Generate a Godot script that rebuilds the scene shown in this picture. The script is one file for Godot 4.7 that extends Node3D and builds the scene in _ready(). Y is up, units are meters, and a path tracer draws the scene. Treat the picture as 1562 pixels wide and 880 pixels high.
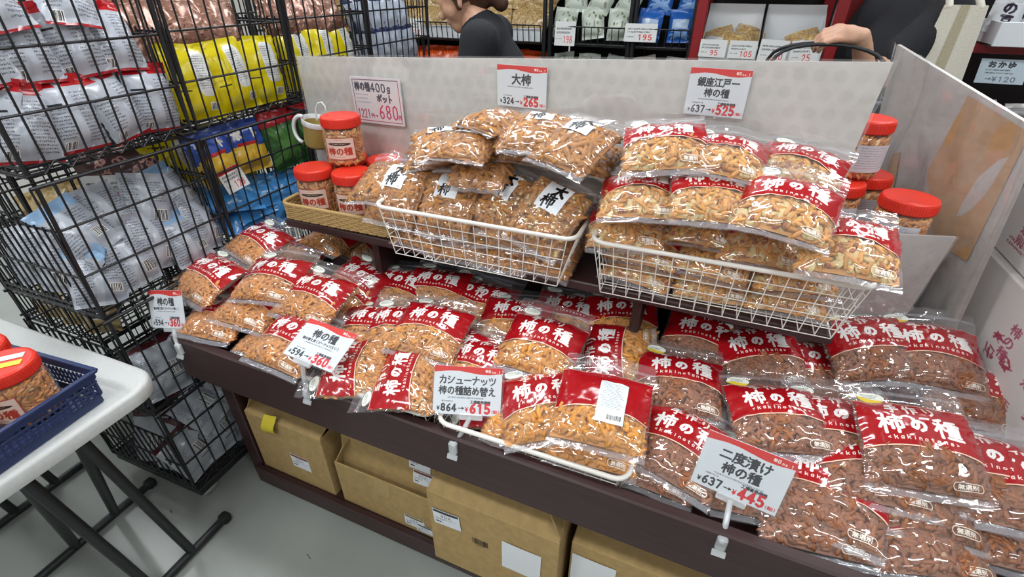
extends Node3D
# A snack shop display: bagged rice crackers on a dark table, wire carts, shelves behind.

class MB:
	var v := PackedVector3Array()
	var uv := PackedVector2Array()
	var col := PackedColorArray()
	var idx := PackedInt32Array()
	var c := Color(1, 1, 1)
	func p(q: Vector3, t := Vector2.ZERO) -> int:
		v.append(q); uv.append(t); col.append(c)
		return v.size() - 1
	func tri(a: int, b: int, d: int) -> void:
		idx.append(a); idx.append(d); idx.append(b)
	func quad(a: int, b: int, d: int, e: int) -> void:
		tri(a, b, d); tri(a, d, e)
	func face(pts: Array) -> void:
		var o := v.size()
		var ts := [Vector2(0, 1), Vector2(1, 1), Vector2(1, 0), Vector2(0, 0)]
		for i in pts.size(): p(pts[i], ts[i % 4])
		for i in range(1, pts.size() - 1): tri(o, o + i, o + i + 1)
	func mesh() -> ArrayMesh:
		var n := PackedVector3Array()
		n.resize(v.size())
		for i in range(0, idx.size(), 3):
			var a := idx[i]; var b := idx[i + 2]; var d := idx[i + 1]
			var f := (v[b] - v[a]).cross(v[d] - v[a])
			n[a] += f; n[b] += f; n[d] += f
		for i in n.size():
			n[i] = n[i].normalized() if n[i].length_squared() > 1e-20 else Vector3.UP
		var arr := []
		arr.resize(Mesh.ARRAY_MAX)
		arr[Mesh.ARRAY_VERTEX] = v
		arr[Mesh.ARRAY_NORMAL] = n
		arr[Mesh.ARRAY_TEX_UV] = uv
		arr[Mesh.ARRAY_COLOR] = col
		arr[Mesh.ARRAY_INDEX] = idx
		var m := ArrayMesh.new()
		m.add_surface_from_arrays(Mesh.PRIMITIVE_TRIANGLES, arr)
		return m
	# chamfered box
	func box(at: Vector3, s: Vector3, bev := 0.003, turn := Basis.IDENTITY) -> void:
		var h := s / 2.0
		bev = minf(bev, minf(h.x, minf(h.y, h.z)) * 0.9)
		var g := func(q: Vector3) -> Vector3: return at + turn * q
		var ax := [Vector3.RIGHT, Vector3.UP, Vector3.BACK]
		for k in 3:
			var e: Vector3 = ax[k]; var f: Vector3 = ax[(k + 1) % 3]; var d: Vector3 = ax[(k + 2) % 3]
			var he := h[k]; var hf := h[(k + 1) % 3] - bev; var hd := h[(k + 2) % 3] - bev
			for sg in [1.0, -1.0]:
				var q := [e * he * sg - f * hf - d * hd, e * he * sg + f * hf - d * hd, e * he * sg + f * hf + d * hd, e * he * sg - f * hf + d * hd]
				if sg < 0: q.reverse()
				face([g.call(q[0]), g.call(q[1]), g.call(q[2]), g.call(q[3])])
			# edges along d between +-e and +-f
			for se in [1.0, -1.0]:
				for sf in [1.0, -1.0]:
					var a1: Vector3 = e * he * se + f * (h[(k + 1) % 3] - bev) * sf
					var a2: Vector3 = e * (he - bev) * se + f * h[(k + 1) % 3] * sf
					var q2 := [a1 - d * hd, a2 - d * hd, a2 + d * hd, a1 + d * hd]
					if se * sf < 0: q2.reverse()
					face([g.call(q2[0]), g.call(q2[1]), g.call(q2[2]), g.call(q2[3])])
		for sx in [1.0, -1.0]:
			for sy in [1.0, -1.0]:
				for sz in [1.0, -1.0]:
					var t := [Vector3(h.x * sx, (h.y - bev) * sy, (h.z - bev) * sz), Vector3((h.x - bev) * sx, h.y * sy, (h.z - bev) * sz), Vector3((h.x - bev) * sx, (h.y - bev) * sy, h.z * sz)]
					if sx * sy * sz < 0: t.reverse()
					face([g.call(t[0]), g.call(t[1]), g.call(t[2])])
	func tube(pts: Array, r: float, n := 6, closed := false, caps := true) -> void:
		var m := pts.size()
		var side := Vector3.ZERO
		var rings := []
		for i in m:
			var a: Vector3 = pts[(i - 1 + m) % m] if closed or i > 0 else pts[0]
			var b: Vector3 = pts[(i + 1) % m] if closed or i < m - 1 else pts[m - 1]
			var t := (b - a).normalized()
			if side == Vector3.ZERO:
				side = t.cross(Vector3.UP if absf(t.y) < 0.9 else Vector3.RIGHT).normalized()
			side = (side - t * side.dot(t)).normalized()
			var up := side.cross(t)
			var o := v.size()
			for k in n:
				var w := TAU * k / n
				p(pts[i] + (side * cos(w) + up * sin(w)) * r, Vector2(float(k) / n, float(i) / m))
			rings.append(o)
		var last := m if closed else m - 1
		for i in last:
			var o1: int = rings[i]; var o2: int = rings[(i + 1) % m]
			for k in n:
				quad(o1 + k, o2 + k, o2 + (k + 1) % n, o1 + (k + 1) % n)
		if not closed and caps:
			for e in [0, m - 1]:
				var o: int = rings[e]
				for k in range(1, n - 1):
					if e == 0: tri(o, o + k, o + k + 1)
					else: tri(o, o + k + 1, o + k)
	func lathe(prof: Array, n := 32, at := Vector3.ZERO) -> void:
		var o := v.size()
		for i in prof.size():
			var q: Vector2 = prof[i]
			for k in n + 1:
				var w := TAU * k / n
				p(at + Vector3(q.x * sin(w), q.y, q.x * cos(w)), Vector2(float(k) / n, float(i) / (prof.size() - 1)))
		for i in prof.size() - 1:
			for k in n:
				var a := o + i * (n + 1) + k
				quad(a, a + 1, a + n + 2, a + n + 1)
	# grid patch from a function (s, t) -> Vector3, s right, t up, normal towards the viewer
	func patch(fn: Callable, nx: int, ny: int, flip := false) -> void:
		var o := v.size()
		for j in ny + 1:
			for i in nx + 1:
				var s := float(i) / nx; var t := float(j) / ny
				p(fn.call(s, t), Vector2(s, 1.0 - t))
		for j in ny:
			for i in nx:
				var a := o + j * (nx + 1) + i
				if flip: quad(a, a + nx + 1, a + nx + 2, a + 1)
				else: quad(a, a + 1, a + nx + 2, a + nx + 1)

var rng := RandomNumberGenerator.new()
var noise := FastNoiseLite.new()
var names := {}
var M := {}

func numbered(called: String) -> String:
	if not names.has(called):
		names[called] = 0
		return called
	names[called] += 1
	return "%s_%03d" % [called, names[called]]

func thing(called: String, label: String, category: String, group := "", at := Vector3.ZERO, turn := Basis.IDENTITY) -> Node3D:
	var o := Node3D.new()
	o.name = numbered(called)
	add_child(o, true)
	o.transform = Transform3D(turn, at)
	tag(o, label, category, group)
	return o

func tag(o: Node, label: String, category: String, group := "") -> void:
	o.set_meta("label", label)
	o.set_meta("category", category)
	if group: o.set_meta("group", group)

func part(parent: Node, called: String, mesh: Mesh, mat: Material, label := "", kind := "") -> MeshInstance3D:
	var o := MeshInstance3D.new()
	o.name = called
	o.mesh = mesh
	o.material_override = mat
	o.cast_shadow = GeometryInstance3D.SHADOW_CASTING_SETTING_ON
	parent.add_child(o, true)
	if label: o.set_meta("label", label)
	if kind: o.set_meta("kind", kind)
	return o

func struct(called: String, mesh: Mesh, mat: Material, label := "") -> MeshInstance3D:
	var o := part(self, called, mesh, mat, label, "structure")
	names[called] = 0
	return o

func copy(o: Node3D, called: String, label: String, category: String, group: String, at: Vector3, turn := Basis.IDENTITY) -> Node3D:
	var r: Node3D = o.duplicate()
	r.name = numbered(called)
	add_child(r, true)
	r.transform = Transform3D(turn, at)
	tag(r, label, category, group)
	return r

func bx(at: Vector3, s: Vector3, bev := 0.003, turn := Basis.IDENTITY) -> ArrayMesh:
	var m := MB.new()
	m.box(at, s, bev, turn)
	return m.mesh()

func mat(color: Color, rough := 0.5, metal := 0.0) -> StandardMaterial3D:
	var m := StandardMaterial3D.new()
	m.albedo_color = color
	m.roughness = rough
	m.metallic = metal
	return m

func hx(s: String) -> Color:
	return Color.html(s)

func glassy(color: Color, alpha: float, rough := 0.08) -> StandardMaterial3D:
	var m := mat(Color(color.r, color.g, color.b, alpha), rough)
	m.transparency = BaseMaterial3D.TRANSPARENCY_ALPHA
	m.cull_mode = BaseMaterial3D.CULL_DISABLED
	return m

func printed(img: Image, rough := 0.45, cut := false) -> StandardMaterial3D:
	var m := mat(Color.WHITE, rough)
	m.albedo_texture = ImageTexture.create_from_image(img)
	m.texture_repeat = false
	if cut:
		m.transparency = BaseMaterial3D.TRANSPARENCY_ALPHA
		m.cull_mode = BaseMaterial3D.CULL_DISABLED
	return m

func speckled(base: Color, spread: float, freq: float, rough: float, scale := 1.0, seed_ := 1, relief := 0.0) -> StandardMaterial3D:
	var nt := NoiseTexture2D.new()
	var fn := FastNoiseLite.new()
	fn.seed = seed_
	fn.frequency = freq
	fn.fractal_octaves = 5
	nt.noise = fn
	nt.width = 256; nt.height = 256; nt.seamless = true
	var g := Gradient.new()
	g.set_color(0, base.darkened(spread)); g.set_color(1, Color(minf(1.0, base.r * (1.0 + spread * 0.6)), minf(1.0, base.g * (1.0 + spread * 0.6)), minf(1.0, base.b * (1.0 + spread * 0.6))))
	nt.color_ramp = g
	var m := mat(Color.WHITE, rough)
	m.albedo_texture = nt
	m.uv1_triplanar = true
	m.uv1_world_triplanar = true
	m.uv1_scale = Vector3.ONE * scale
	return m

# facing: tilt 0 lies flat, 90 stands upright; az turns the way it faces; roll turns it in its own plane
func pose(tilt: float, az: float, roll: float) -> Basis:
	var t := deg_to_rad(tilt); var a := deg_to_rad(az); var r := deg_to_rad(roll)
	var f := Vector3(sin(a), 0, cos(a))
	var n := Vector3.UP * cos(t) + f * sin(t)
	var u := -f * cos(t) + Vector3.UP * sin(t)
	var x := u.cross(n)
	return Basis(x * cos(r) + u * sin(r), -x * sin(r) + u * cos(r), n)

func _ready() -> void:
	rng.seed = 7
	noise.seed = 3
	noise.frequency = 0.02
	noise.fractal_octaves = 2
	stage()
	materials()
	room()
	display_table()
	under_boxes()
	panels()
	baskets()
	bag_kinds()
	put_bags(LEFT_HEAP, "cracker_bag", "snack bag", "red-label cracker bags heaped at the left end")
	put_bags(TRAY_ONE, "cracker_bag", "snack bag", "red-label cracker bags in the first tray")
	put_bags(TRAY_TWO, "cracker_bag", "snack bag", "red-label cracker bags in the cashew tray")
	put_bags(DARK_HEAP, "cracker_bag", "snack bag", "dark cracker bags heaped at the right end")
	put_bags(MIX_BASKET, "cracker_bag", "snack bag", "mixed nut cracker bags in the right basket")
	put_bags(LARGE_BASKET, "cracker_bag", "snack bag", "large crescent cracker bags in the left basket")
	jars()
	signs()
	folding_table()
	carts()
	background()
	people()
	for k in protos: protos[k].free()

func stage() -> void:
	var cam := Camera3D.new()
	cam.name = "camera"
	cam.fov = 61.06
	cam.near = 0.02
	cam.far = 60.0
	var yaw := deg_to_rad(21.58); var pitch := deg_to_rad(32.15)
	cam.transform = Transform3D(Basis(Vector3.UP, yaw) * Basis(Vector3.RIGHT, -pitch) * Basis(Vector3.BACK, deg_to_rad(0.2)), Vector3(0, 1.5, 0))
	add_child(cam)
	cam.current = true
	var we := WorldEnvironment.new()
	we.name = "world"
	var e := Environment.new()
	e.background_mode = Environment.BG_COLOR
	e.background_color = Color(0, 0, 0)
	e.tonemap_mode = Environment.TONE_MAPPER_LINEAR
	e.tonemap_exposure = 0.95
	e.sdfgi_enabled = true
	e.ssao_enabled = true
	e.ssil_enabled = true
	we.environment = e
	add_child(we)

const LAMP_ENERGY := 2.1
func room() -> void:
	# the shop hall: floor, ceiling, walls with thickness
	var lo := Vector3(-5.0, 0, -5.2); var hi := Vector3(4.6, 2.9, 3.4)
	var c := (lo + hi) / 2.0; var s := hi - lo
	struct("floor", bx(Vector3(c.x, -0.1, c.z), Vector3(s.x + 0.4, 0.2, s.z + 0.4), 0.0), M.floor, "grey polished shop floor")
	struct("ceiling", bx(Vector3(c.x, hi.y + 0.1, c.z), Vector3(s.x + 0.4, 0.2, s.z + 0.4), 0.0), M.ceiling)
	struct("wall_back", bx(Vector3(c.x, c.y, lo.z - 0.1), Vector3(s.x + 0.4, s.y, 0.2), 0.0), M.wall)
	struct("wall_front", bx(Vector3(c.x, c.y, hi.z + 0.1), Vector3(s.x + 0.4, s.y, 0.2), 0.0), M.wall)
	struct("wall_left", bx(Vector3(lo.x - 0.1, c.y, c.z), Vector3(0.2, s.y, s.z), 0.0), M.wall)
	struct("wall_right", bx(Vector3(hi.x + 0.1, c.y, c.z), Vector3(0.2, s.y, s.z), 0.0), M.wall)
	for i in 3:
		for j in 5:
			ceiling_lamp(Vector3(-3.3 + i * 2.4, 2.86, 2.0 - j * 1.55), ["over the carts", "over the display table", "over the cartons"][i], ["first", "second", "third", "fourth", "fifth"][j])

func ceiling_lamp(at: Vector3, where: String, row: String) -> void:
	var o := thing("ceiling_lamp", "twin tube ceiling lamp %s, %s row from the entrance" % [where, row], "lamp", "ceiling lamps", at)
	part(o, "housing", bx(Vector3(0, 0.015, 0), Vector3(1.26, 0.05, 0.24), 0.006), M.lamp_body)
	for s in [-1, 1]:
		var m := MB.new()
		m.tube([Vector3(-0.59, -0.03, 0.06 * s), Vector3(0.59, -0.03, 0.06 * s)], 0.014, 10)
		part(o, "tube", m.mesh(), M.lamp_tube)
	var l := AreaLight3D.new()
	l.name = "tube_light"
	l.area_size = Vector2(1.18, 0.16)
	l.light_energy = LAMP_ENERGY
	l.light_color = Color(0.97, 0.985, 1.0)
	l.area_range = 14.0
	l.shadow_enabled = true
	l.rotation_degrees = Vector3(-90, 0, 0)
	l.position = Vector3(0, -0.05, 0)
	o.add_child(l)

const RED := Color(0.66, 0.075, 0.11)
const CREAM := Color(0.95, 0.84, 0.74)
const INK := Color(0.13, 0.14, 0.17)
const PRICE := Color(0.85, 0.1, 0.14)

func materials() -> void:
	M.floor = floor_material()
	M.ceiling = mat(Color(0.86, 0.86, 0.85), 0.8)
	M.wall = speckled(hx("c9c6c0"), 0.04, 0.02, 0.7, 0.7, 5)
	M.lamp_body = mat(Color(0.9, 0.9, 0.9), 0.4)
	M.lamp_tube = mat(Color(1, 1, 1), 0.4)
	M.lamp_tube.emission_enabled = true
	M.lamp_tube.emission = Color(0.96, 0.985, 1.0)
	M.lamp_tube.emission_energy_multiplier = 6.0
	M.film = glassy(Color(0.93, 0.93, 0.95), 0.025, 0.05)
	M.milky = glassy(Color(0.92, 0.92, 0.95), 0.16, 0.1)
	M.clear = glassy(Color(0.95, 0.96, 0.97), 0.05, 0.05)
	M.crackers = mat(Color.WHITE, 0.42)
	M.crackers.vertex_color_use_as_albedo = true
	M.wood = wood(hx("362020"), 0.42)
	M.white_wire = mat(hx("e6e2da"), 0.35)
	M.black_wire = mat(hx("17181c"), 0.42)
	M.red_lid = mat(hx("de3322"), 0.32)
	M.pot = glassy(Color(0.95, 0.95, 0.95), 0.06, 0.06)
	M.table_top = speckled(hx("cfd1cf"), 0.03, 0.05, 0.45, 6.0, 8)
	M.black_steel = mat(hx("2a2b2e"), 0.45, 0.3)
	M.rubber = mat(hx("161618"), 0.7)
	M.navy = mat(hx("24335c"), 0.42)
	M.wicker = speckled(hx("c3a36a"), 0.22, 0.06, 0.6, 14.0, 9)
	M.card_white = mat(hx("e3e7ea"), 0.4)
	M.cardboard = speckled(hx("ad915f"), 0.07, 0.03, 0.75, 4.0, 12)
	M.cardboard_in = speckled(hx("a58654"), 0.07, 0.03, 0.8, 4.0, 13)
	M.tape = glassy(hx("d3b476"), 0.55, 0.15)
	M.yellow_tape = mat(hx("d9c53a"), 0.35)
	M.paper = mat(hx("dfe3e6"), 0.6)
	M.red_metal = mat(hx("8e1a20"), 0.35)
	M.panel_white = dotted(hx("d4d1cc"))
	M.sheet_grey = speckled(hx("a8a29e"), 0.06, 0.03, 0.3, 5.0, 22)
	M.brown_paper = speckled(hx("a9855f"), 0.08, 0.03, 0.45, 5.0, 23)
	M.sleeve = glassy(Color(0.95, 0.95, 0.96), 0.05, 0.06)
	M.black_base = mat(hx("1b1b1e"), 0.5)
	M.carton_white = speckled(hx("cfc9c6"), 0.03, 0.03, 0.6, 4.0, 33)
	M.caster = mat(hx("b9b9b4"), 0.4)
	var rg := RandomNumberGenerator.new()
	rg.seed = 11
	# the red label of the cracker bags
	var im := sheet(400, 208, RED)
	label_border(im, 400, 208)
	write(im, "手作り", 100, 12, 50, 50, 4.0, Color(0.97, 0.95, 0.93), 0.0, 1.35)
	write(im, "柿", 58, 70, 88, 86, 6.2, Color(0.98, 0.97, 0.96))
	write(im, "の", 166, 86, 62, 60, 6.6, Color(0.98, 0.97, 0.96))
	write(im, "種", 250, 70, 90, 86, 5.8, Color(0.98, 0.97, 0.96))
	write(im, "<kakinotane>", 74, 164, 17, 18, 1.8, Color(0.97, 0.9, 0.86), 0.0, 1.25)
	M.red_print = printed(im, 0.16)
	M.red_print.clearcoat_enabled = true
	M.red_print.clearcoat = 1.0
	M.red_print.clearcoat_roughness = 0.05
	var im2 := sheet(400, 208, RED)
	label_border(im2, 400, 208)
	M.red_plain = printed(im2, 0.16)
	# grade mark in a rounded frame
	var g := sheet(160, 52, Color(1, 1, 1, 0))
	capsule(g, 160, 52, 2.0, Color(0.97, 0.92, 0.85))
	write(g, "無選別", 27, 11, 32, 30, 2.0, Color(0.97, 0.93, 0.88))
	M.grade = printed(g, 0.3, true)
	for which in ["white_oval", "yellow_oval"]:
		var s := sheet(128, 72, Color(1, 1, 1, 0))
		for y in 72:
			for x in 128:
				var q := Vector2((x - 64) / 62.0, (y - 36) / 34.0)
				if q.length() < 1.0:
					var cc := Color(0.93, 0.94, 0.9)
					if which == "yellow_oval" and y > 44 + 8.0 * q.x: cc = Color(0.9, 0.79, 0.22)
					s.set_pixel(x, y, cc)
		fine(s, 24, 18, 80, 3, 9, Color(0.2, 0.3, 0.28), rg, 5)
		if which == "white_oval":
			for k in 64:
				var w := TAU * k / 64.0; var w2 := TAU * (k + 1) / 64.0
				ink(s, Vector2(64 + 59 * cos(w), 36 + 31 * sin(w)), Vector2(64 + 59 * cos(w2), 36 + 31 * sin(w2)), 1.6, Color(0.12, 0.12, 0.12))
		M[which] = printed(s, 0.3, true)
	# white brush-lettered paper label
	var b := sheet(176, 192, Color(0.9, 0.92, 0.94))
	write(b, "大", 62, 8, 86, 88, 9.5, Color(0.07, 0.07, 0.08), -0.1)
	write(b, "柿", 28, 92, 92, 92, 6.5, Color(0.07, 0.07, 0.08), -0.14)
	b.fill_rect(Rect2i(14, 140, 7, 9), Color(0.75, 0.35, 0.3))
	M.brush_print = printed(b, 0.4)
	var n := sheet(160, 240, Color(0.89, 0.91, 0.93))
	fine(n, 12, 14, 134, 17, 9, Color(0.35, 0.36, 0.4), rg, 3)
	bars(n, 66, 196, 78, 26, rg)
	M.note = printed(n, 0.45)

func label_border(im: Image, w: int, h: int) -> void:
	im.fill_rect(Rect2i(0, h - 6, w, 5), CREAM)
	im.fill_rect(Rect2i(0, 2, w, 3), CREAM)

func capsule(g: Image, w: int, h: int, r: float, c: Color) -> void:
	var a := h / 2.0 - 4.0
	ink(g, Vector2(h / 2.0, 4), Vector2(w - h / 2.0, 4), r, c)
	ink(g, Vector2(h / 2.0, h - 4), Vector2(w - h / 2.0, h - 4), r, c)
	for k in 10:
		var p0 := PI / 2.0 + PI * k / 10.0; var p1 := PI / 2.0 + PI * (k + 1) / 10.0
		ink(g, Vector2(h / 2.0 + a * cos(p0), h / 2.0 + a * sin(p0)), Vector2(h / 2.0 + a * cos(p1), h / 2.0 + a * sin(p1)), r, c)
		ink(g, Vector2(w - h / 2.0 - a * cos(p0), h / 2.0 + a * sin(p0)), Vector2(w - h / 2.0 - a * cos(p1), h / 2.0 + a * sin(p1)), r, c)

func floor_material() -> StandardMaterial3D:
	var rg := RandomNumberGenerator.new()
	rg.seed = 5
	var fn := FastNoiseLite.new()
	fn.seed = 4; fn.frequency = 0.006; fn.fractal_octaves = 4
	var im := Image.create(1024, 1024, false, Image.FORMAT_RGB8)
	var base := hx("999d98")
	for y in 1024:
		for x in 1024:
			var k := 1.0 + 0.05 * fn.get_noise_2d(x, y)
			im.set_pixel(x, y, Color(base.r * k, base.g * k, base.b * k))
	for k in 14:
		var a := Vector2(rg.randf() * 1024, rg.randf() * 1024)
		ink(im, a, a + Vector2(rg.randf_range(-9, 9), rg.randf_range(-5, 5)), rg.randf_range(0.3, 1.4), Color(0.25, 0.26, 0.26))
	var m := mat(Color.WHITE, 0.26)
	m.albedo_texture = ImageTexture.create_from_image(im)
	m.uv1_triplanar = true
	m.uv1_world_triplanar = true
	m.uv1_scale = Vector3.ONE * 0.45
	return m

func dotted(base: Color) -> StandardMaterial3D:
	# paper printed with faint round dots and uneven tone
	var fn := FastNoiseLite.new()
	fn.seed = 14; fn.frequency = 0.012
	var im := Image.create(512, 512, false, Image.FORMAT_RGB8)
	for y in 512:
		for x in 512:
			var q := Vector2(fposmod(x + (32 if (y / 64) % 2 else 0), 64) - 32.0, fposmod(y, 64) - 32.0)
			var k := 1.0 + 0.035 * fn.get_noise_2d(x, y) - 0.035 * smoothstep(25.0, 19.0, q.length())
			im.set_pixel(x, y, Color(base.r * k, base.g * k, base.b * k))
	var m := mat(Color.WHITE, 0.32)
	m.albedo_texture = ImageTexture.create_from_image(im)
	m.uv1_triplanar = true
	m.uv1_world_triplanar = true
	m.uv1_scale = Vector3.ONE * 3.4
	return m

func wood(base: Color, rough: float) -> StandardMaterial3D:
	var fn := FastNoiseLite.new()
	fn.seed = 8; fn.frequency = 0.03; fn.fractal_octaves = 4
	var im := Image.create(512, 512, false, Image.FORMAT_RGB8)
	for y in 512:
		for x in 512:
			var k := 1.0 + 0.16 * fn.get_noise_2d(x * 0.12, y * 2.6) + 0.08 * fn.get_noise_2d(x * 0.5, y * 9.0)
			im.set_pixel(x, y, Color(base.r * k, base.g * k, base.b * k))
	var m := mat(Color.WHITE, rough)
	m.albedo_texture = ImageTexture.create_from_image(im)
	m.uv1_triplanar = true
	m.uv1_scale = Vector3.ONE * 1.6
	return m

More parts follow.
